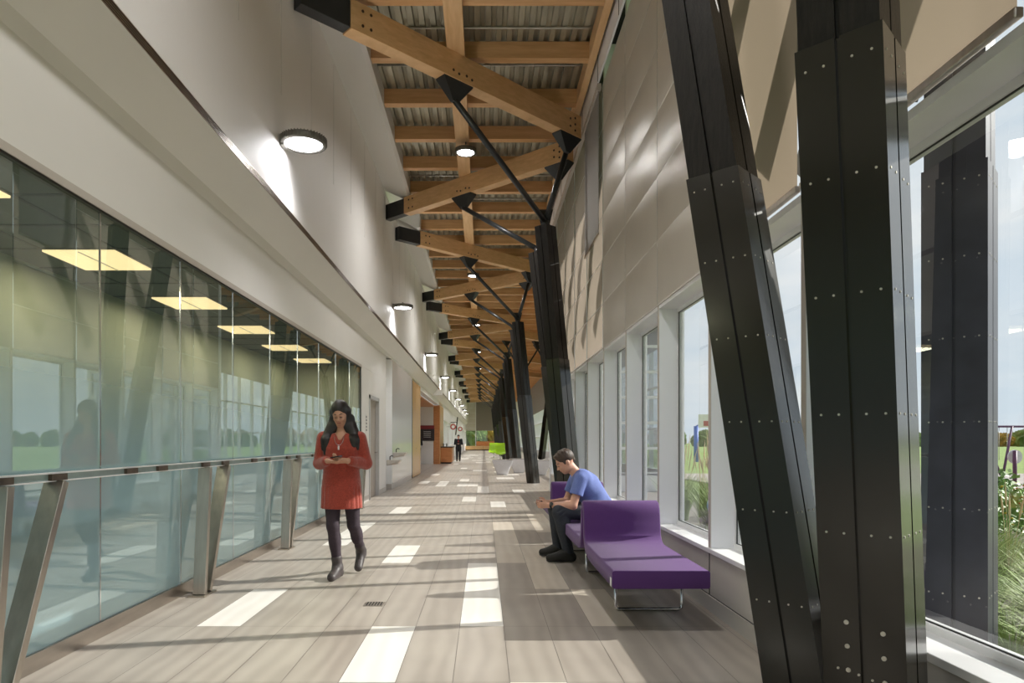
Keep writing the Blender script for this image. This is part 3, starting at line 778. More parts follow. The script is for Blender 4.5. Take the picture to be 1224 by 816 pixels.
for k, yy in enumerate((24.0,33.0,42.0,51.0)):
    tt = beam(1.9, yy, 4.9, yy+3.3, 'diagonal timber beam over the wider hall, %s from the viewer' % ['first','second','third','fourth'][k], False, False)

# ------------------------------------------------------------------ lamps
def bay_lamp(x, y, z, lab, wall=True):
    t = thing('high_bay_lamp', (x,y,z), lab, 'lamp', 'round wall lamps' if wall else 'round ceiling lamps')
    r = .25 if wall else .19
    b = MB(); n = 64; prof = []
    b.lathe((x,y,z), [(0,.055),(r*.5,.055),(r*.6,.045),(r*.93,.04),(r*.96,.02),(r*.96,-.03),(r*.84,-.035),(r*.8,-.02)], 40)
    b.build('housing', M['lampbody'], t)
    b = MB()
    for i in range(44):
        a = 2*math.pi*i/44; d = Vector((math.cos(a),math.sin(a),0)); c = Vector((x,y,z))
        b.bar(c+d*r*.80+Vector((0,0,.01)), c+d*r+Vector((0,0,.01)), .006, .065)
    b.build('cooling_fins', M['lampbody'], t)
    ln = MB().lathe((x,y,z), [(0,-.022),(r*.80,-.022)], 32).build('lens', M['lens'], t)
    b = MB()
    for i in range(12):
        a = 2*math.pi*i/12; b.cyl((x+r*.5*math.cos(a),y+r*.5*math.sin(a),z-.024),(x+r*.5*math.cos(a),y+r*.5*math.sin(a),z-.028),.025,n=10)
    b.build('led_cluster', M['led'], ln)
    MB().tube([(x-.02,y,z+.05),(x-.02,y,z+.09),(x,y,z+.11),(x+.02,y,z+.09),(x+.02,y,z+.05)],.008,8).build('hook', M['lampbody'], t)
    if wall:
        MB().box(UX,UX+.05,y-.06,y+.06,z-.05,z+.07).build('wall_plate', M['lampbody'], t, bevel=.005)
        MB().bar((UX+.02,y,z+.035),(x-.10,y,z+.035),.07,.05).build('arm', M['lampbody'], t)
    else:
        MB().cyl((x,y,z+.1),(x,y,6.62),.012).build('hanger', M['lampbody'], t)
    return t
def lamp_light(name, x, y, z, power, size, spot=None):
    if spot:
        l = bpy.data.lights.new(name, 'SPOT'); l.spot_size = R(spot); l.spot_blend = .9; l.shadow_soft_size = size
    else:
        l = bpy.data.lights.new(name, 'POINT'); l.shadow_soft_size = size
    l.energy = power; l.color = (1,.975,.95)
    o = bpy.data.objects.new(name, l); COL.objects.link(o); o.location = (x,y,z)
    return o
for k in range(-1, 9):
    y = 7.42+D*k
    n_ = ['behind the viewer','nearest','second','third','fourth','fifth','sixth','seventh','eighth','ninth'][k+1]
    bay_lamp(-1.955, y, 4.53, 'round lamp lit on the upper left wall, %s along it' % n_)
    u = lamp_light('ceiling_fill', -1.62, y, 4.66, 36, .12, 150); u.rotation_euler = Vector((.9,0,1)).to_track_quat('-Z','Y').to_euler()  # added fill to brighten the timber ceiling, not part of the wall lamp
    o = lamp_light('lamp_glow', -1.955, y, 4.48, 95, .12, 150); o.data.color = (1,.98,1)
    y = 12.2+D*k
    bay_lamp(-.32, y, 6.46, 'round lamp hanging under the roof beams, %s along the hall' % n_, False)
    lamp_light('lamp_glow', -.32, y, 6.40, 330, .15, 165)

# ------------------------------------------------------------------ purple double chaises
def ribbon(path, x0, x1, name, m, parent, bevel=.02):
    pts = [Vector((0,p[0],p[1])) for p in path]; th = [p[2] for p in path]
    # resample with catmull-rom
    P = []; T = []
    for i in range(len(pts)-1):
        p0, p1, p2, p3 = pts[max(i-1,0)], pts[i], pts[i+1], pts[min(i+2,len(pts)-1)]
        for s in range(6):
            u = s/6
            P.append(.5*((2*p1)+(-p0+p2)*u+(2*p0-5*p1+4*p2-p3)*u*u+(-p0+3*p1-3*p2+p3)*u**3)); T.append(th[i]*(1-u)+th[i+1]*u)
    P.append(pts[-1]); T.append(th[-1])
    up, lo = [], []
    for i, p in enumerate(P):
        t = (P[min(i+1,len(P)-1)]-P[max(i-1,0)]).normalized(); nrm = Vector((0,-t.z,t.y))
        up.append(p+nrm*T[i]/2); lo.append(p-nrm*T[i]/2)
    xs = [x0, x0+.012, x1-.012, x1]
    b = MB()
    vs = []; n = len(up)
    for j, x in enumerate(xs):
        ins = .02 if j in (0,3) else 0
        for i in range(n):
            c = (up[i]+lo[i])/2; a = c+(up[i]-c)*(1-ins/max(T[i]/2,.02)*.6); vs.append((x,a.y,a.z))
        for i in range(n):
            c = (up[i]+lo[i])/2; a = c+(lo[i]-c)*(1-ins/max(T[i]/2,.02)*.6); vs.append((x,a.y,a.z))
    W = 2*n; fs = []
    for j in range(3):
        for i in range(n-1):
            fs.append((j*W+i,(j+1)*W+i,(j+1)*W+i+1,j*W+i+1)); fs.append((j*W+n+i,j*W+n+i+1,(j+1)*W+n+i+1,(j+1)*W+n+i))
        fs.append((j*W,j*W+n,(j+1)*W+n,(j+1)*W)); fs.append((j*W+n-1,(j+1)*W+n-1,(j+1)*W+2*n-1,j*W+2*n-1))
    for i in range(n-1):
        fs.append((i,i+1,n+i+1,n+i)); q = 3*W; fs.append((q+i,q+n+i,q+n+i+1,q+i+1))
    b.add(vs, fs, 0, True)
    o = b.build(name, m, parent)
    bv = o.modifiers.new('bevel','BEVEL'); bv.width = bevel; bv.segments = 3; bv.limit_method = 'ANGLE'; bv.angle_limit = R(50)
    return o
def chaise(y0, lab):
    X0, X1 = .86, 1.515
    t = thing('double_chaise', ((X0+X1)/2,y0+1.35,0), lab, 'chaise', 'purple double sided chaises')
    path = [(y0+.0,.358,.12),(y0+.5,.358,.125),(y0+1.0,.362,.12),(y0+1.20,.385,.10),(y0+1.29,.46,.08),(y0+1.315,.58,.07),(y0+1.335,.69,.07),(y0+1.39,.735,.07),
            (y0+1.445,.69,.07),(y0+1.465,.58,.07),(y0+1.485,.46,.08),(y0+1.56,.385,.10),(y0+1.76,.362,.12),(y0+2.2,.358,.125),(y0+2.70,.358,.12)]
    up = ribbon(path, X0, X1, 'upholstery', M['purple'], t)
    for yy in (y0+.62, y0+2.08):
        MB().tube([(X0+.14,yy,.30),(X0+.14,yy,.045),(X0+.145,yy,.020),(X0+.165,yy,.012),(X1-.035,yy,.012),(X1-.015,yy,.02),(X1-.01,yy,.045),(X1-.01,yy,.30)],.0115,10).build('leg_loop', M['chrome'], t)
    MB().box(X0+.1,X1-.02,y0+.15,y0+1.15,.285,.30).box(X0+.1,X1-.02,y0+1.6,y0+2.6,.285,.30).build('underframe', M['gasket'], t)
    MB().box(X0-.002,X0+.001,y0+.03,y0+.075,.305,.365).build('label_tag', M['tag'], up)
    return t
chaise(4.56, 'purple upholstered double chaise closest to the viewer, empty front seat')
chaise(7.30, 'purple upholstered double chaise behind the seated man')

# ------------------------------------------------------------------ lime chairs, white tubs, stones
for i,(y, x, lab) in enumerate(((47.0,1.15,'nearer lime green curved lounge chair'),(52.5,.78,'farther lime green curved lounge chair'))):
    t = thing('lime_chair', (x,y,0), lab, 'chair', 'lime green lounge chairs')
    pth = [(-.50,.40,.06),(-.2,.36,.07),(.15,.40,.06),(.32,.62,.05),(.40,.95,.05),(.52,1.12,.05)]
    b = MB(); rings = []
    for (dy, z, th) in pth:
        w = .40 if z < .5 else .34
        rings.append([Vector((x-w,y+dy,z+.12)),Vector((x-w*.7,y+dy-.02,z)),Vector((x,y+dy-.04,z-.02)),Vector((x+w*.7,y+dy-.02,z)),Vector((x+w,y+dy,z+.12)),
                      Vector((x+w,y+dy+.05,z+.07)),Vector((x,y+dy+.02,z-.08)),Vector((x-w,y+dy+.05,z+.07))])
    b.loft(rings, 0, True); o = b.build('shell', M['lime'], t); sb = o.modifiers.new('s','SUBSURF'); sb.levels = 1; sb.render_levels = 2
    MB().cyl((x,y,.03),(x,y,.34),.03).cyl((x,y,0),(x,y,.03),.26,n=24).build('pedestal', M['chrome'], t)
def tub(x, y, w, lab):
    t = thing('white_tub_seat', (x,y,0), lab, 'seat', 'white tapered tub seats')
    rings = []
    for z, s in ((0,.50),(.10,.56),(.25,.70),(.40,.86),(.55,1.0)):
        rings.append([Vector((x-w/2*s,y-.30*s,z)),Vector((x+w/2*s,y-.30*s,z)),Vector((x+w/2*s,y+.30*s,z)),Vector((x-w/2*s,y+.30*s,z))])
    MB().loft(rings, 0, False).build('shell', M['tubwhite'], t, bevel=.03, seg=3)
    MB().box(x-w/2*.93,x+w/2*.93,y-.28,y+.28,.551,.575).build('seat_pad', M['tubgrey'], t, bevel=.01)
tub(.72, 26.2, .82, 'white tapered tub seat nearest the middle of the hall')
tub(1.42, 27.6, .80, 'white tapered tub seat between the black columns')
tub(2.15, 25.8, .80, 'white tapered tub seat nearest the tall windows')
for i in range(5):
    x, y, r = 2.35+.95*(i%3), 32.5+1.2*(i//3), .40
    bm = bmesh.new(); bmesh.ops.create_icosphere(bm, subdivisions=3, radius=r)
    for v in bm.verts:
        v.co *= 1+.18*math.sin(v.co.x*9+i)*math.cos(v.co.y*11)+.1*math.sin(v.co.z*14); v.co.z = max(v.co.z*.7, -.2)
    me = bpy.data.meshes.new('boulder'); bm.to_mesh(me); bm.free(); me.materials.append(M['concrete'])
    o = bpy.data.objects.new('boulder', me); COL.objects.link(o); o.location = (x,y,.2)
    tag(o, 'rough pale grey boulder on the floor of the wider hall', 'rock', 'pale boulders')

# ------------------------------------------------------------------ figures (signed distance fields meshed with surface nets)
class SDF:
    def __init__(s, lo, hi, h):
        s.lo = np.array(lo, float); s.h = h
        s.n = np.ceil((np.array(hi)-s.lo)/h).astype(int)+1
        s.F = np.full(s.n, 1.0, dtype=np.float32)
        s.ax = [s.lo[i]+h*np.arange(s.n[i]) for i in range(3)]
    def sub(s, lo, hi, pad):
        i0 = np.maximum(np.floor((np.array(lo)-pad-s.lo)/s.h).astype(int), 0)
        i1 = np.minimum(np.ceil((np.array(hi)+pad-s.lo)/s.h).astype(int)+1, s.n)
        sl = tuple(slice(a, max(b, a)) for a, b in zip(i0, i1))
        P = np.stack(np.meshgrid(s.ax[0][sl[0]], s.ax[1][sl[1]], s.ax[2][sl[2]], indexing='ij'), -1)
        return sl, P
    def blend(s, sl, d, k, cut=False):
        a = s.F[sl]
        if a.size == 0: return
        if cut:
            d = -d; hh = np.clip(.5-.5*(d-a)/k, 0, 1); s.F[sl] = a*hh+0 if False else (a+(d-a)*(1-hh)+k*hh*(1-hh))
        else:
            hh = np.clip(.5+.5*(d-a)/k, 0, 1); s.F[sl] = d*(1-hh)+a*hh-k*hh*(1-hh)
    def cap(s, a, b, ra, rb, k=.02, flat=None, cut=False):
        a, b = np.array(a, float), np.array(b, float); r = max(ra, rb)
        sl, P = s.sub(np.minimum(a,b)-r, np.maximum(a,b)+r, .06+k)
        if P.size == 0: return
        ab = b-a; t = np.clip(((P-a)@ab)/max(ab@ab,1e-9), 0, 1)
        q = P-(a+t[...,None]*ab)
        d = np.sqrt((q**2).sum(-1))-(ra+(rb-ra)*t)
        s.blend(sl, d, k, cut)
    def ell(s, c, r, Rm=None, k=.02, cut=False):
        c, r = np.array(c, float), np.array(r, float); m = r.max()
        sl, P = s.sub(c-m, c+m, .06+k)
        if P.size == 0: return
        q = P-c
        if Rm is not None: q = q@Rm
        k0 = np.sqrt(((q/r)**2).sum(-1)); k1 = np.sqrt(((q/(r*r))**2).sum(-1))+1e-9
        s.blend(sl, k0*(k0-1)/k1, k, cut)
    def loft(s, O, zs, cxs, cys, rx, ry, k=.02, p=2.3):
        cxs = [c+O[0] for c in cxs]; cys = [c+O[1] for c in cys]
        zs = np.array(zs)
        lo = [min(c-r for c, r in zip(cxs, rx)), min(c-r for c, r in zip(cys, ry)), zs[0]]
        hi = [max(c+r for c, r in zip(cxs, rx)), max(c+r for c, r in zip(cys, ry)), zs[-1]]
        sl, P = s.sub(lo, hi, .06+k); z = P[...,2]
        X, Y, A, B = (np.interp(z, zs, v) for v in (cxs, cys, rx, ry))
        d = ((np.abs((P[...,0]-X)/A)**p+np.abs((P[...,1]-Y)/B)**p)**(1/p)-1)*np.minimum(A, B)
        d = np.maximum(d, np.maximum(zs[0]-z, z-zs[-1]))
        s.blend(sl, d, k)
    def keep(s, n, c):    # keep the half space (p-c).n < 0
        n = np.array(n, float); n /= np.linalg.norm(n)
        P = np.stack(np.meshgrid(*s.ax, indexing='ij'), -1)
        s.F = np.maximum(s.F, ((P-np.array(c))@n).astype(np.float32))
    def mesh(s, name, m, parent, smooth=0):
        F = s.F; ins = F < 0
        nx, ny, nz = F.shape
        acc = np.zeros((nx-1,ny-1,nz-1,3), np.float32); cnt = np.zeros((nx-1,ny-1,nz-1), np.float32)
        import itertools
        for axis in range(3):
            for o1 in (0,1):
                for o2 in (0,1):
                    oth = [a for a in range(3) if a != axis]
                    st = [0,0,0]; st[oth[0]] = o1; st[oth[1]] = o2
                    en = list(st); en[axis] = 1
                    s0 = tuple(slice(st[i], st[i]+[nx,ny,nz][i]-1) for i in range(3))
                    s1 = tuple(slice(en[i], en[i]+[nx,ny,nz][i]-1) for i in range(3))
                    a, b = F[s0], F[s1]; c = (a < 0) != (b < 0)
                    t = np.where(c, a/np.where(c, a-b, 1), 0)
                    for i in range(3):
                        base = st[i] if i != axis else t
                        acc[...,i] += np.where(c, base, 0)
                    cnt += c
        act = cnt > 0; idx = -np.ones(act.shape, np.int64); ii = np.argwhere(act); idx[act] = np.arange(len(ii))
        V = s.lo+s.h*(ii+acc[act]/cnt[act][:,None])
        faces = []
        for axis in range(3):
            u, v = [(1,2),(2,0),(0,1)][axis]
            sh = [nx,ny,nz]
            a = [slice(1, sh[i]-1) for i in range(3)]; a[axis] = slice(0, sh[axis]-1)
            b = list(a); b[axis] = slice(1, sh[axis])
            A, B = ins[tuple(a)], ins[tuple(b)]
            for sgn, msk in ((1, A & ~B), (-1, ~A & B)):
                e = np.argwhere(msk)
                if len(e) == 0: continue
                off = np.array([1,1,1]); off[axis] = 0; e = e+off
                du = np.zeros(3, int); du[u] = 1; dv = np.zeros(3, int); dv[v] = 1
                q = [e-du-dv, e-dv, e, e-du]
                q = np.stack([idx[tuple(x.T)] for x in q], 1)
                if sgn < 0: q = q[:, ::-1]
                q = q[(q >= 0).all(1)]; faces.append(q)
        Fq = np.concatenate(faces)
        me = bpy.data.meshes.new(name)
        off = np.array(wloc(parent)) if parent is not None else 0
        me.from_pydata((V-off).tolist(), [], Fq.tolist())
        me.materials.append(m); me.polygons.foreach_set('use_smooth', [True]*len(me.polygons)); me.update()
        o = bpy.data.objects.new(name, me); COL.objects.link(o); o.parent = parent
        sm = o.modifiers.new('smooth','SMOOTH'); sm.factor = .5; sm.iterations = 2+smooth
        return o
def rot(ax, deg):
    return np.array(Matrix.Rotation(R(deg), 3, ax))
class HeadFrame:
    """head-local frame: x right, y forward (face), z up"""
    def __init__(s, c, Rm, sc=1.0): s.c = np.array(c, float); s.R = Rm; s.s = sc
    def p(s, x, y, z): return s.c+s.R@(np.array((x,y,z))*s.s)
    def e(s, F, c, r, k=.01, cut=False): F.ell(s.p(*c), np.array(r)*s.s, s.R, k, cut)
    def cap(s, F, a, b, ra, rb, k=.01): F.cap(s.p(*a), s.p(*b), ra*s.s, rb*s.s, k)
def head(F, H, male=False):
    H.e(F, (0,-.012,.035), (.073,.092,.085), .02)         # skull
    H.e(F, (0,.030,-.030), (.056,.058,.072), .03)         # face
    H.e(F, (0,.050,-.082 if male else -.080), (.027,.026,.024), .025)   # chin
    if male:
        H.e(F, (-.038,.012,-.062), (.020,.034,.024), .03); H.e(F, (.038,.012,-.062), (.020,.034,.024), .03)
    H.cap(F, (0,.082,.010), (0,.103,-.022), .0075, .0115, .010)          # nose
    for s_ in (-1,1):
        H.e(F, (s_*.011,.094,-.025), (.008,.009,.007), .006)
        H.e(F, (s_*.031,.068,-.022), (.020,.018,.017), .02)              # cheeks
        H.e(F, (s_*.028,.090,.008), (.016,.012,.010), .008, True)        # eye sockets
        H.e(F, (s_*.0275,.076,.006), (.0125,.011,.010), .004)            # eyelids
        H.e(F, (s_*.072,-.008,-.005), (.010,.019,.030), .008)            # ears
    H.cap(F, (-.022,.083,.024), (.022,.083,.024), .008, .008, .014)      # brow ridge
    H.cap(F, (-.016,.083,-.050), (.016,.083,-.050), .0055, .0055, .006)  # lips
    H.cap(F, (-.013,.081,-.060), (.013,.081,-.060), .0062, .0062, .006)
def face_parts(H, parent, hairm, skinm, lipm, male=False):
    for s_ in (-1,1):
        b = MB(); pts = [H.p(s_*(.014+.007*i), .0885-.0022*i*i*.6, .030+.003*math.sin(i*.9)) for i in range(5)]
        b.tube([tuple(p) for p in pts], [.002,.0035,.0035,.003,.0015], 6); b.build('eyebrow', hairm, parent)
        pts = [H.p(s_*(.013+.0065*i), .0905-.0016*(i-1.6)**2, .004-.0022*math.sin(i*.8)) for i in range(5)]
        b = MB(); b.tube([tuple(p) for p in pts], [.0015,.0028,.003,.0028,.0015], 6); b.build('eyelash', M['eye'], parent)
    b = MB(); pts = [H.p(x, .0895-.25*abs(x)-0.001, -.0545+.02*abs(x)) for x in (-.022,-.011,0,.011,.022)]
    b.tube([tuple(p) for p in pts], [.002,.0055,.0062,.0055,.002], 8); b.build('lips', lipm, parent)
def hand(F, wrist, palm_dir, norm, side, curl=.5, L=.18, thumb_in=1, k=.006):
    """palm_dir along the hand, norm = palm normal (towards which the fingers curl)"""
    w = np.array(wrist, float); d = np.array(palm_dir, float); d /= np.linalg.norm(d)
    n = np.array(norm, float); n -= d*(n@d); n /= np.linalg.norm(n); s_ = np.cross(d, n)*side
    for i, u in enumerate((-.027,-.009,.009,.027)):
        F.cap(w+s_*u*.6, w+d*.085+s_*u, .014, .0115, .014)
    lens = (.068,.080,.075,.058)
    for i, (u, l) in enumerate(zip((.030,.010,-.010,-.029), lens)):
        p = w+d*.085+s_*u; dd = d.copy(); r = .0088
        for j, f in enumerate((.45,.31,.24)):
            a = curl*(.55+.25*j); dd = dd*math.cos(a)+n*math.sin(a)*1.0; dd /= np.linalg.norm(dd)
            q = p+dd*l*f*1.05; F.cap(p, q, r, r*.93, .003); p = q; r *= .93
    p = w+d*.025+s_*.024; q = p+(d*.6+s_*.75+n*.2)*.035; F.cap(p, q, .013, .0105, .008)
    r2 = q+(d*.9+s_*.15+n*.35)*.033; F.cap(q, r2, .0105, .0095, .004); F.cap(r2, r2+(d*.9-s_*.15+n*.3)*.024, .0095, .008, .004)

# ---- woman in the red knit
def woman():
    O = np.array((-1.335,6.42,0.0))
    t = thing('person', tuple(O), 'woman walking in long rust red knit cardigan, dark leggings and boots, looking at her hands', 'person')
    Pt = lambda x,y,z: O+np.array((x,y,z))
    lo, hi = O+np.array((-.36,-.42,-.01)), O+np.array((.36,.45,1.70))
    hR = rot('Z',180)@rot('X',-24)@rot('Y',4)      # face towards -Y, looking down
    H = HeadFrame(Pt(-.005,-.045,1.535), hR, .98)
    F = SDF(lo, hi, .0065)
    # legs
    legs = (((-.085,.0,.88),(-.07,-.05,.49),(-.035,-.01,.10),(-.06,-.15,.035)), ((.085,.0,.88),(.105,.04,.49),(.125,.33,.20),(.115,.24,.055)))
    for a,b_,c,d_ in legs:
        F.cap(Pt(*a),Pt(*b_),.085,.052,.03); F.cap(Pt(*b_),Pt(*c),.052,.034,.02)
        m = (np.array(b_)*.65+np.array(c)*.35)+np.array((0,.02,0)); F.ell(Pt(*m),(.047,.052,.10),None,.03)
        F.cap(Pt(*c),Pt(*d_),.030,.022,.02)
    F.loft(O,[.84,.95,1.05,1.18,1.30,1.36],[0]*6,[.01,.01,0,-.005,0,.01],[.165,.155,.125,.15,.17,.08],[.115,.105,.09,.11,.085,.06],.04)
    F.cap(Pt(0,.012,1.32),Pt(-.003,-.012,1.47),.050,.047,.03)
    arms = (((-.17,.0,1.315),(-.215,.03,1.075),(-.085,-.20,1.105)),((.17,.0,1.315),(.225,.03,1.075),(.10,-.20,1.105)))
    for a,b_,c in arms:
        F.cap(Pt(*a),Pt(*b_),.050,.040,.03); F.cap(Pt(*b_),Pt(*c),.040,.026,.015)
    hand(F, Pt(-.085,-.20,1.105), (.93,-.22,-.12), (.1,.25,.9), -1, .45)
    hand(F, Pt(.10,-.20,1.105), (-.90,-.3,.12), (-.1,.5,.8), 1, .9)
    head(F, H)
    body = F.mesh('body', M['skin1'], t); body['label'] = 'warm brown skin'
    face_parts(H, body, M['hair1'], M['skin1'], M['lip'])
    # leggings
    F = SDF(O+np.array((-.25,-.25,.08)), O+np.array((.25,.45,1.0)), .0075)
    for a,b_,c,d_ in legs:
        F.cap(Pt(*a),Pt(*b_),.091,.058,.03); F.cap(Pt(*b_),Pt(*c),.058,.041,.02)
        m = (np.array(b_)*.65+np.array(c)*.35)+np.array((0,.02,0)); F.ell(Pt(*m),(.053,.058,.10),None,.03)
    F.mesh('leggings', M['legging'], t)
    # boots
    for (a,b_,c,d_) in legs:
        c, d_ = np.array(c), np.array(d_)
        F = SDF(O+np.minimum(c,d_)-.13, O+np.maximum(c,d_)+.13, .0055)
        up = (np.array(b_)-c); up /= np.linalg.norm(up); f = d_-c
        fl = f-up*(f@up)*.0
        heel = c-up*.055+np.array((0,.015,0)) if d_[1] < 0 else c+np.array((0,.035,-.035))
        F.cap(Pt(*(c+up*.09)),Pt(*c),.050,.046,.01); F.cap(Pt(*c),Pt(*heel),.046,.040,.02)
        toe = d_+np.array((0,-.01,.0)); F.cap(Pt(*heel),Pt(*toe),.040,.034,.03); F.cap(Pt(*c),Pt(*toe),.042,.032,.03)
        if d_[1] < 0: F.keep((0,0,-1), Pt(0,0,.014))
        bo = F.mesh('boot', M['boot'], t)
        fd = toe-c; fd /= np.linalg.norm(fd)
        for q in range(5):
            if d_[1] < 0: pc = Pt(*(c+up*(.07-.028*q)+np.array((0,-.047-.008*max(q-1,0),0)))); MB().tube([tuple(pc+np.array((-.024,.008,0))),tuple(pc),tuple(pc+np.array((.024,.008,.004)))],.0032,6).build('lace', M['sole'], t)
        if d_[1] < 0:
            F = SDF(O+np.minimum(c,d_)-.13, O+np.maximum(c,d_)+.13, .0055)
            F.cap(Pt(*heel),Pt(*toe),.043,.040,.03); F.keep((0,0,1), Pt(0,0,.026)); F.keep((0,0,-1), Pt(0,0,.001))
            F.mesh('boot_sole', M['sole'], t)
    # cardigan
    F = SDF(O+np.array((-.36,-.36,.62)), O+np.array((.36,.25,1.46)), .0065)
    F.loft(O,[.63,.72,.85,1.0,1.12,1.22,1.31,1.355],[.0]*8,[.005,.005,.0,-.005,-.01,-.005,.005,.01],[.195,.190,.185,.168,.165,.178,.185,.12],[.150,.148,.142,.128,.125,.128,.105,.075],.03,2.2)
    for (a,b_,c) in arms:
        a, b_, c = map(np.array, (a,b_,c))
        F.cap(Pt(*a),Pt(*b_),.063,.057,.035); F.cap(Pt(*b_),Pt(*(b_*.15+c*.85)),.056,.040,.02)
        F.cap(Pt(*(b_*.25+c*.75)),Pt(*(b_*.15+c*.85)),.046,.044,.006)
    F.cap(Pt(0,.02,1.35),Pt(0,.025,1.39),.085,.07,.02)
    # v neck and hollow
    F.cap(Pt(0,-.03,1.46),Pt(0,-.17,1.22),.075,.010,.01,cut=True)
    F.cap(Pt(0,-.01,1.36),Pt(0,-.01,1.45),.062,.062,.01,cut=True)
    for q in range(9):     # hem folds and the front opening
        a = math.pi*(.08+.105*q); F.cap(Pt(.19*math.cos(a),-.155*math.sin(a)-.012,.60),Pt(.17*math.cos(a),-.13*math.sin(a)-.02,.86),.010,.003,.012,cut=True)
    F.cap(Pt(.012,-.175,.62),Pt(.012,-.150,1.18),.0085,.006,.006,cut=True)
    F.keep((0,0,-1), Pt(0,0,.655))
    F.mesh('cardigan', M['red'], t)
    # top under the cardigan and necklace
    MB().tube([tuple(Pt(.045*math.cos(a), -.085-.02*math.sin(a)+ -.02, 1.335-.09*math.sin(a))) for a in np.linspace(0,math.pi,9)],.0018,6).build('necklace', M['chrome'], t)
    MB().box(*sum(([Pt(0,0,0)[i]+v for v in pr] for i, pr in enumerate(((-.007,.007),(-.136,-.130),(1.205,1.24)))), [])).build('pendant', M['signw'], t)
    MB().bar(tuple(Pt(-.035,-.25,1.135)),tuple(Pt(.05,-.275,1.15)),.06,.010).build('phone', M['phone'], t)
    # hair
    F = SDF(O+np.array((-.26,-.22,1.08)), O+np.array((.28,.22,1.70)), .0065)
    H.e(F, (0,-.022,.045), (.083,.100,.092), .02)
    for s_ in (-1,1):
        q = H.p(s_*.070,-.03,.02)
        drop = (s_*.105,.0,1.36); end = (s_*.135,-.085,1.17 if s_ < 0 else 1.24)
        F.cap(q, Pt(*drop), .036, .045, .03); F.cap(Pt(*drop), Pt(s_*.128,-.055,1.29), .046, .042, .03); F.cap(Pt(s_*.128,-.055,1.29), Pt(*end), .046, .016, .03); F.cap(Pt(s_*.105,-.05,1.31), Pt(s_*.105,-.10,1.20), .034, .012, .02); F.cap(Pt(s_*.155,-.03,1.31), Pt(s_*.165,-.07,1.21), .034, .012, .02)
        F.cap(Pt(s_*.075,.01,1.50), Pt(s_*.12,.04,1.25), .045,.05,.03)
        F.cap(Pt(s_*.10,.0,1.42), Pt(s_*.155,-.03,1.30), .04,.03,.03)
    F.cap(Pt(0,.06,1.50),Pt(0,.085,1.22),.085,.07,.03)
    H.e(F, (0,.105,-.035), (.060,.090,.100), .012, cut=True)
    F.mesh('hair', M['hair1'], t)
woman()

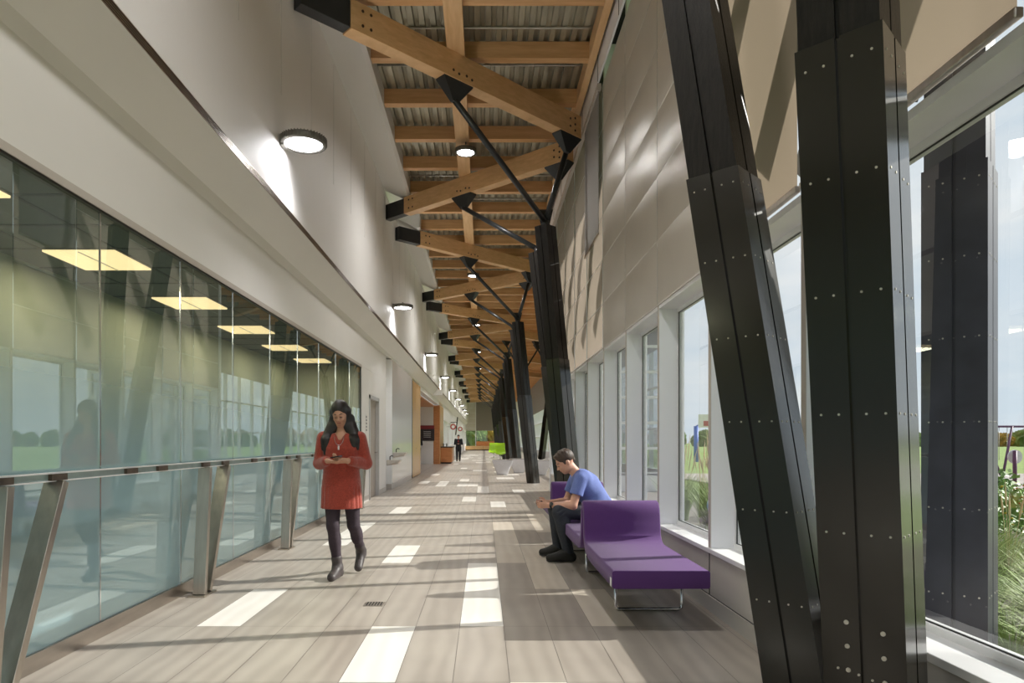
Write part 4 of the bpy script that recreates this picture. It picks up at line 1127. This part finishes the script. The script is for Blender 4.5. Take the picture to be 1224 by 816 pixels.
# ---- seated man
def man():
    O = np.array((1.12,7.42,0.0))
    t = thing('person', tuple(O), 'man in blue tee shirt and dark jeans sitting bent forward on the purple seat', 'person')
    W = lambda x,y,z: np.array((x,y,z), float)
    hR = rot('Z',90)@rot('X',-30)@rot('Y',0)
    H = HeadFrame(W(.885,7.40,1.055), rot('Z',98)@rot('X',-32), 1.06)
    hips = W(1.22,7.42,.545); chest = W(1.09,7.42,.80); neck = W(1.00,7.41,.935)
    sh = (W(1.03,7.24,.885), W(1.03,7.60,.885))
    el = (W(.945,7.20,.610), W(.93,7.63,.615))
    wr = (W(.70,7.30,.600), W(.70,7.48,.610))
    hp = (W(1.20,7.32,.53), W(1.20,7.53,.53))
    kn = (W(.80,7.24,.535), W(.79,7.60,.535))
    an = (W(.90,7.245,.11), W(.83,7.60,.11))
    toe = (W(.70,7.235,.045), W(.655,7.60,.045))
    F = SDF((.5,7.02,0),(1.5,7.82,1.25),.0065)
    F.ell(hips,(.15,.175,.125),None,.04); F.cap(hips+W(.03,0,.05),chest+W(.03,0,0),.125,.135,.05); F.ell(chest,(.115,.175,.15),rot('Y',-35),.05)
    F.cap(sh[0]+W(.03,.06,.01),sh[1]+W(.03,-.06,.01),.075,.075,.04)
    F.cap(neck+W(.03,0,-.03),H.p(0,-.02,-.05),.058,.054,.03)
    for i in (0,1):
        F.cap(sh[i],el[i],.052,.042,.03); F.cap(el[i],wr[i],.044,.028,.015)
        F.cap(hp[i],kn[i],.092,.062,.03); F.cap(kn[i],an[i],.060,.040,.02); F.cap(an[i],toe[i],.04,.035,.02)
        m = kn[i]*.65+an[i]*.35+W(.02,0,0); F.ell(m,(.06,.055,.11),None,.03)
    hand(F, wr[0], (-.95,.20,-.02), (.15,.9,.2), -1, .8)
    hand(F, wr[1], (-.95,-.20,-.02), (.15,-.9,.2), 1, .8)
    head(F, H, True)
    bd = F.mesh('body', M['skin2'], t); bd['label'] = 'light skin'
    face_parts(H, bd, M['hair2'], M['skin2'], M['lip'], True)
    # tee
    F = SDF((.8,7.02,.40),(1.5,7.82,1.10),.0065)
    F.ell(hips+W(.02,0,.03),(.155,.185,.12),None,.04); F.cap(hips+W(.03,0,.05),chest+W(.03,0,0),.142,.150,.05); F.ell(chest,(.128,.19,.16),rot('Y',-35),.05)
    F.cap(sh[0]+W(.03,.05,.01),sh[1]+W(.03,-.05,.01),.088,.088,.05)
    for i in (0,1):
        mid = sh[i]*.35+el[i]*.65; F.cap(sh[i],mid,.070,.072,.02)
        dirn = el[i]-sh[i]; 
    for i in (0,1):
        dirn = (el[i]-sh[i])/np.linalg.norm(el[i]-sh[i]); c = sh[i]*.42+el[i]*.58
        F.cap(c+dirn*.065, c+dirn*.16, .085, .085, .004, cut=True)
    # neck opening
    nd = H.p(0,-.02,-.05)-neck; nd /= np.linalg.norm(nd)
    F.cap(neck+nd*.06, neck+nd*.16, .066, .08, .006, cut=True)
    for q in range(5): F.cap(W(.97+.05*q,7.20-.01*q,.52+.02*q),W(1.16+.03*q,7.225,.60+.055*q),.006,.006,.014,cut=True)
    F.mesh('tee_shirt', M['tee'], t)
    # jeans
    F = SDF((.6,7.02,.06),(1.5,7.82,.75),.0065)
    F.ell(hips+W(0,0,-.015),(.160,.185,.118),None,.04)
    for i in (0,1):
        F.cap(hp[i],kn[i],.102,.074,.03); F.cap(kn[i],an[i],.072,.058,.02); F.ell(kn[i]*.65+an[i]*.35+W(.02,0,0),(.07,.066,.12),None,.03)
        for q in range(4): F.cap(kn[i]+W(.06,-.07,.05-.04*q),kn[i]+W(-.04,-.075,.0-.07*q),.006,.004,.012,cut=True)
    F.keep((0,0,-1),(0,0,.075))
    F.mesh('jeans', M['jean'], t)
    for i in (0,1):
        a, b_ = an[i], toe[i]
        F = SDF(np.minimum(a,b_)-.10, np.maximum(a,b_)+.12, .0055)
        heel = a+W(.035,0,-.055); F.cap(a+W(0,0,-.01),heel,.046,.044,.02); F.cap(heel,b_+W(0,0,.004),.045,.040,.03); F.cap(a+W(-.01,0,0),b_+W(.05,0,.01),.052,.040,.03)
        F.keep((0,0,-1),(0,0,.012))
        F.mesh('shoe', M['shoe'], t)
        F = SDF(np.minimum(a,b_)-.10, np.maximum(a,b_)+.12, .0055)
        F.cap(heel,b_+W(-.003,0,.004),.048,.044,.03); F.keep((0,0,1),(0,0,.026)); F.keep((0,0,-1),(0,0,.002))
        F.mesh('shoe_sole', M['gasket'], t)
    # watch
    d = (wr[0]-el[0])/np.linalg.norm(wr[0]-el[0]); c = wr[0]-d*.025
    MB().cyl(tuple(c-d*.012),tuple(c+d*.012),.0335,n=20).build('watch_strap', M['gasket'], t); wst = bpy.data.objects['watch_strap']
    MB().cyl(tuple(c+W(0,-.030,.012)),tuple(c+W(0,-.042,.016)),.018,n=20).build('watch_case', M['chrome'], wst)
    # phone in the hands
    MB().bar((.565,7.39,.612),(.635,7.39,.635),.075,.010).build('phone', M['phone'], t)
    # hair
    F = SDF((.74,7.24,.92),(1.08,7.56,1.25),.0055)
    H.e(F, (0,-.020,.050), (.081,.098,.085), .02)
    H.cap(F, (-.03,.060,.098), (.03,.060,.098), .020, .020, .02); H.cap(F, (0,-.085,.03), (0,-.085,-.02), .03, .022, .02)
    for q in range(14):
        a = q*2.4; r = .05+.0015*q; H.e(F, (r*math.cos(a), -.01+r*math.sin(a), .118-.002*q), (.014,.014,.016), .012)
    H.e(F, (0,.105,-.005), (.085,.062,.088), .01, cut=True)
    for s_ in (-1,1): H.e(F, (s_*.085,.00,-.020), (.022,.030,.040), .008, cut=True)
    for s_ in (-1,1): H.e(F, (s_*.070,.022,.010), (.007,.012,.022), .008)
    F.mesh('hair', M['hair2'], t)
man()

# ---- small figures in the distance
def far_person(x, y, lab, shirt, h=.011):
    O = np.array((x,y,0.)); P = lambda a,b_,c: O+np.array((a,b_,c))
    t = thing('person', tuple(O), lab, 'person')
    F = SDF(O-np.array((.35,.35,.01)), O+np.array((.35,.35,1.75)), h)
    H = HeadFrame(P(0,-.03,1.56), rot('Z',180)@rot('X',-15), 1.0)
    legs = (((-.09,0,.88),(-.095,-.02,.48),(-.09,.0,.09),(-.10,-.13,.04)),((.09,0,.88),(.09,.02,.48),(.08,.08,.10),(.09,-.04,.04)))
    for a,b_,c,d_ in legs: F.cap(P(*a),P(*b_),.085,.055,.03); F.cap(P(*b_),P(*c),.055,.036,.02); F.cap(P(*c),P(*d_),.036,.030,.02)
    F.loft(O,[.85,1.05,1.25,1.40],[0]*4,[0]*4,[.16,.14,.175,.10],[.11,.10,.11,.07],.04); F.cap(P(0,0,1.38),P(0,-.01,1.5),.05,.048,.03)
    arms = (((-.19,0,1.38),(-.24,.02,1.10),(-.08,-.2,1.10)),((.19,0,1.38),(.24,.02,1.10),(.08,-.2,1.10)))
    for a,b_,c in arms: F.cap(P(*a),P(*b_),.05,.04,.03); F.cap(P(*b_),P(*c),.04,.028,.02)
    hand(F, P(-.08,-.2,1.10),(.9,-.2,0),(0,.2,.9),-1,.6); hand(F, P(.08,-.2,1.10),(-.9,-.2,0),(0,.2,.9),1,.6)
    head(F, H); F.mesh('body', M['skin2'], t)
    F = SDF(O-np.array((.35,.35,.01)), O+np.array((.35,.35,1.5)), h)
    for a,b_,c,d_ in legs: F.cap(P(*a),P(*b_),.10,.075,.03); F.cap(P(*b_),P(*c),.075,.06,.02)
    F.mesh('trousers', M['blacksuit'], t)
    F = SDF(O-np.array((.35,.35,.01)), O+np.array((.35,.35,1.5)), h)
    F.loft(O,[.80,1.05,1.25,1.42],[0]*4,[0]*4,[.18,.165,.20,.12],[.14,.125,.13,.085],.04)
    for a,b_,c in arms: F.cap(P(*a),P(*b_),.068,.058,.03); F.cap(P(*b_),P(*c),.056,.042,.02)
    F.cap(P(0,-.13,1.46),P(0,-.17,1.05),.06,.02,.01,cut=True)
    F.mesh('jacket', M['blacksuit'], t)
    F = SDF(O-np.array((.35,.35,.01)), O+np.array((.35,.35,1.5)), h)
    F.loft(O,[.86,1.05,1.25,1.40],[0]*4,[0]*4,[.13,.12,.14,.09],[.125,.115,.12,.078],.03); F.mesh('shirt', shirt, t)
    for a,b_,c,d_ in legs:
        F = SDF(P(*c)-.2, P(*c)+.15, h); F.cap(P(*c)-np.array((0,0,.03)),P(*d_),.048,.042,.02); F.keep((0,0,-1),(0,0,.005)); F.mesh('shoe', M['shoe'], t)
    F = SDF(O+np.array((-.15,-.2,1.4)), O+np.array((.15,.15,1.75)), h)
    H.e(F, (0,-.022,.048), (.083,.098,.088), .02); H.e(F, (0,.085,-.03), (.06,.06,.08), .01, cut=True); F.mesh('hair', M['hair2'], t)
far_person(-1.60, 43.5, 'distant person in black jacket and bright red shirt walking near the counter', M['redshirt'])
far_person(-3.55, 36.6, 'distant person in dark clothes at the side room opening', M['blacksuit'])

# ------------------------------------------------------------------ outside
def band(name, y0, y1, m, x0=2.06, x1=260, z=-.02, lab=None):
    b = MB(); b.quad((x0,y0,z),(x1,y0,z),(x1,y1,z),(x0,y1,z)); return b.build(name, m, kind='structure', recalc=False)
MB().quad((-300,-200,-.06),(400,-200,-.06),(400,400,-.06),(-300,400,-.06)).build('ground_lawn', M['grass'], kind='structure', recalc=False)
band('ground_gravel', 16.2, 27.5, M['gravel'], 7.0)
band('ground_path', 12.2, 14.2, M['path'], 5.3, 200, -.01)
band('ground_bed', -6, 12.2, M['soil'], 2.06, 8.0, -.03)
def tuft(seed, n, hgt, spread, m, heads=0):
    r_ = random.Random(seed); b = MB()
    for i in range(n):
        a = r_.uniform(0, 2*math.pi); l = hgt*r_.uniform(.6,1.05); d = Vector((math.cos(a),math.sin(a),0)); s = Vector((-d.y,d.x,0))
        o = d*r_.uniform(0,.07); w = r_.uniform(.0035,.007); lean = spread*r_.uniform(.3,1.1); vs = []; ns = 5
        for j in range(ns+1):
            u = j/ns; p = o+d*(lean*u**1.7*l)+Vector((0,0,l*(u-.35*spread*u**3)))
            ww = w*(1-u)**.6+.0005; vs += [p-s*ww, p+s*ww]
        b.add(vs, [(2*j,2*j+1,2*j+3,2*j+2) for j in range(ns)], 0)
    for i in range(heads):
        a = r_.uniform(0, 2*math.pi); l = hgt*r_.uniform(1.15,1.5); d = Vector((math.cos(a),math.sin(a),0)); lean = .22*r_.random()
        pts = [d*(lean*l*(j/5)**1.5)+Vector((0,0,l*j/5)) for j in range(6)]
        b.tube(pts, .0022, 4, 1); e = pts[-1]; f = pts[-2]
        b.tube([f+(e-f)*.1, f+(e-f)*.5, e+(e-f)*.3], [.004,.011,.002], 6, 1)
    return b
protos = []
for i,(m, hg, sp, hd) in enumerate(((M['blade'],.62,.9,0),(M['blade2'],.80,.75,7),(M['blade'],.95,.5,10),(M['blade2'],.55,1.1,2))):
    protos.append(tuft(i, 190, hg, sp, m, hd).build('tuft_source', [m, M['seed']], recalc=False))
glabels = ['arching green ornamental grass clump in the planting bed outside','pale ornamental grass clump with straw seed heads outside the window','tall upright ornamental grass with seed heads outside','low spreading pale grass clump outside the window']
used = set()
gr = random.Random(11)
spots = []
for i in range(80):
    x = gr.uniform(2.75,5.2); y = gr.uniform(1.8,12.0)
    kk = 2 if (y > 5.5 and x < 4) else gr.choice((0,0,3,1))
    spots.append((x,y,kk))
spots += [(3.0,3.4,0),(3.3,3.8,3),(3.6,4.3,0),(3.1,4.2,0),(3.9,4.7,3),(3.4,4.9,0),(4.3,5.2,1),(2.8,3.0,0),(4.0,3.9,0),(3.0,6.9,2),(2.8,6.3,2),(3.3,7.5,2),(2.6,6.6,1),(2.7,7.6,2),(3.0,8.4,2),(3.3,9.5,2)]
for (x,y,kk) in spots:
    src = protos[kk]
    if kk in used: o = src.copy(); COL.objects.link(o)
    else: o = src; used.add(kk)
    o.name = 'ornamental_grass'
    o.location = (x,y,-.03); o.rotation_euler = (0,0,gr.uniform(0,6.28)); s = gr.uniform(.8,1.15); o.scale = (s,s,s)
    tag(o, glabels[kk], 'grass clump', 'ornamental grasses outside')
def shrub(x, y, h, lab, fl, seed):
    r_ = random.Random(seed); t = thing('flowering_shrub', (x,y,-.03), lab, 'shrub', 'flowering shrubs outside')
    b = MB(); fb = MB()
    for i in range(900):
        th, ph = r_.uniform(0,2*math.pi), r_.uniform(-.2,1.4); rad = h*.55*r_.uniform(.45,1)
        p = Vector((x+rad*math.cos(th)*math.cos(ph), y+rad*math.sin(th)*math.cos(ph), h*.45+rad*math.sin(ph)*.95))
        d = Vector((r_.uniform(-1,1),r_.uniform(-1,1),r_.uniform(-.2,.8))).normalized(); s = d.orthogonal().normalized()*r_.uniform(.018,.03); l = d*r_.uniform(.06,.10)
        b.add([p, p+l*.5+s, p+l, p+l*.5-s], [(0,1,2,3)])
        if i % 22 == 0:
            q = p+Vector((0,0,.03)); fb.lathe(q, [(0,0),(.010,.006),(.017,.016),(.0,.022)], 7)
    b.build('foliage', M['leaf'], t, recalc=False); fb.build('blossom', fl, t)
    sb = MB()
    for i in range(7): sb.tube([(x,y,-.03),(x+.1*math.cos(i),y+.1*math.sin(i),h*.4),(x+.22*math.cos(i),y+.22*math.sin(i),h*.75)],.006,5)
    sb.build('stem', M['leaf'], t)
shrub(5.4,7.3,.85,'bushy shrub with yellow flowers outside the nearest window',M['yflower'],1)
shrub(6.1,8.0,.80,'leafy shrub with orange flowers outside the nearest window',M['oflower'],2)
shrub(6.6,8.9,.95,'broad leafy shrub with sparse yellow blooms behind the others',M['yflower'],3)
shrub(5.6,8.6,.75,'low shrub with orange blooms beside the grasses',M['oflower'],4)
# swing set
t = thing('swing_set', (20.5,26.5,0), 'purple steel swing set on the pale gravel outside', 'swing set')
def px(p, y): return (p-578)*y/816
ytop = 1.285+17*26/816+.05
MB().cyl((px(1172,26),26.5,1.85),(px(1300,26),26.5,1.85),.04).build('top_beam', M['swing'], t)
for (a, c, yy) in ((1222,1199,26.0),(1184,1196,26.0),(1298,1290,26),(1298,1306,26)): MB().cyl((px(a,26),26.5,1.85),(px(c,26),yy,0),.045).build('leg', M['swing'], t)
for p_ in (1193,1206,1216,1240,1262):
    MB().cyl((px(p_,26),26.5,1.83),(px(p_,26),26.5,.55),.012,n=6).build('chain', M['grey_metal'], t)
t = thing('play_panel', (13.0,16.8,0), 'round pale play disc on a purple post outside', 'play equipment')
MB().cyl((px(1214,16.8),16.8,.9),(px(1214,16.8),16.85,.9),.17,n=28).build('disc', M['disc'], t)
MB().cyl((px(1213,16.7),16.7,0),(px(1213,16.7),16.7,1.05),.045).build('post', M['swing'], t)
# basketball hoop and a dark sedum-like figure
t = thing('basketball_hoop', (px(832,42),42,0), 'blue padded basketball hoop post on the far lawn', 'basketball hoop')
X_ = px(832,42)
MB().cyl((X_,42,0),(X_,42,2.2),.14).build('post', M['blue'], t)
MB().box(X_-.1,X_+.9,41.2,41.26,2.1,2.9).build('backboard', M['signw'], t)
MB().box(X_+.2,X_+.6,41.17,41.2,2.2,2.5).build('target_frame', M['sign'], t)
MB().bar((X_,42,2.2),(X_+.4,41.3,2.5),.06,.06).build('arm', M['blue'], t)
# distant trees
tr = random.Random(5)
def tree_src(seed, m):
    bm = bmesh.new(); bmesh.ops.create_icosphere(bm, subdivisions=5, radius=1.0)
    r_ = random.Random(seed); ks = [Vector((r_.uniform(2,7),r_.uniform(2,7),r_.uniform(2,7))) for _ in range(4)]
    for v in bm.verts:
        n_ = sum(math.sin(v.co.dot(kv)*1.6+i*2) for i, kv in enumerate(ks))*.09+.07*math.sin(v.co.x*17+v.co.z*13)*math.sin(v.co.y*19)+r_.uniform(-.07,.07); v.co *= 1+n_
    me = bpy.data.meshes.new('crown'); bm.to_mesh(me); bm.free(); me.materials.append(m)
    for p in me.polygons: p.use_smooth = False
    return me
crowns = [tree_src(i, m) for i, m in enumerate((M['treeg'],M['treey'],M['treeg']))]
trunk = MB().cyl((0,0,-1),(0,0,0),.08,.05,n=8).build('trunk_source', M['soil']).data
bpy.data.objects.remove(bpy.data.objects['trunk_source'])
tlab = ['distant green tree on the horizon line','distant golden autumn tree on the horizon','distant dark green tree on the horizon']
for i in range(110):
    y = (165,178)[i%2]; x = 32+2.6*i+tr.uniform(-.5,.5); kk = tr.randrange(3)
    t = thing('distant_tree', (x,y,0), tlab[kk], 'tree', 'trees on the horizon')
    h = tr.uniform(2.3,3.5)
    for nm, me, sc, z in (('crown', crowns[kk], (h*.52,h*.9,h*.62), h*.60), ('trunk', trunk, (3,3,h*.5), h*.4)):
        o = bpy.data.objects.new(nm, me); COL.objects.link(o); o.parent = t; o.scale = sc; o.location = (0,0,z)
for i in range(9):      # trees behind the far end windows
    x = -6+1.7*i; t = thing('distant_tree', (x,EY+9+(i%3),0), 'leafy tree behind the far end windows', 'tree', 'trees behind the end wall')
    o = bpy.data.objects.new('crown', crowns[i%3]); COL.objects.link(o); o.parent = t; o.scale = (1.3,1.3,1.9); o.location = (0,0,1.9)
    o = bpy.data.objects.new('trunk', trunk); COL.objects.link(o); o.parent = t; o.scale = (1.5,1.5,1.0); o.location = (0,0,1.0)

# ------------------------------------------------------------------ light
sun = bpy.data.lights.new('sun', 'SUN'); sun.energy = 5.5; sun.angle = R(.7); sun.color = (1.0,.945,.87)
so = bpy.data.objects.new('sun', sun); COL.objects.link(so)
trav = Vector((-1,-.22,-math.tan(R(29))*1.024)).normalized()
so.rotation_euler = trav.to_track_quat('-Z','Y').to_euler()
w = bpy.data.worlds.new('World'); SC.world = w; w.use_nodes = True
nt = w.node_tree; nt.nodes.clear()
out = nt.nodes.new('ShaderNodeOutputWorld'); bg = nt.nodes.new('ShaderNodeBackground')
tc = N(nt,'ShaderNodeTexCoord'); mp = N(nt,'ShaderNodeMapping'); mp.inputs['Scale'].default_value = (1.2,1.2,5)
nz = N(nt,'ShaderNodeTexNoise', Scale=2.2, Detail=6.0, Roughness=.55)
nt.links.new(tc.outputs['Generated'], mp.inputs[0]); nt.links.new(mp.outputs[0], nz.inputs['Vector'])
cr = N(nt,'ShaderNodeValToRGB'); cr.color_ramp.elements[0].position = .40; cr.color_ramp.elements[1].position = .62
cr.color_ramp.elements[0].color = (.49,.55,.61,1); cr.color_ramp.elements[1].color = (.62,.635,.65,1)
nt.links.new(nz.outputs['Fac'], cr.inputs[0]); nt.links.new(cr.outputs[0], bg.inputs[0]); bg.inputs[1].default_value = 1.15
nt.links.new(bg.outputs[0], out.inputs[0])
SC.view_settings.view_transform = 'Standard'; SC.view_settings.look = 'None'; SC.view_settings.exposure = 0.40; SC.view_settings.gamma = 1.0
SC.cycles.max_bounces = 10; SC.cycles.diffuse_bounces = 5; SC.cycles.glossy_bounces = 4; SC.cycles.transparent_max_bounces = 16
SC.cycles.caustics_reflective = False; SC.cycles.sample_clamp_indirect = 6

# ------------------------------------------------------------------ camera
cd = bpy.data.cameras.new('Camera'); cam = bpy.data.objects.new('Camera', cd); COL.objects.link(cam)
cd.sensor_width = 36; cd.lens = 24; cam.location = (0,0,1.285); cam.rotation_euler = (R(90),0,0)
cd.shift_x = (612-578)/1224; cd.shift_y = (527-408)/1224; cd.clip_start = .05; cd.clip_end = 1000
SC.camera = cam
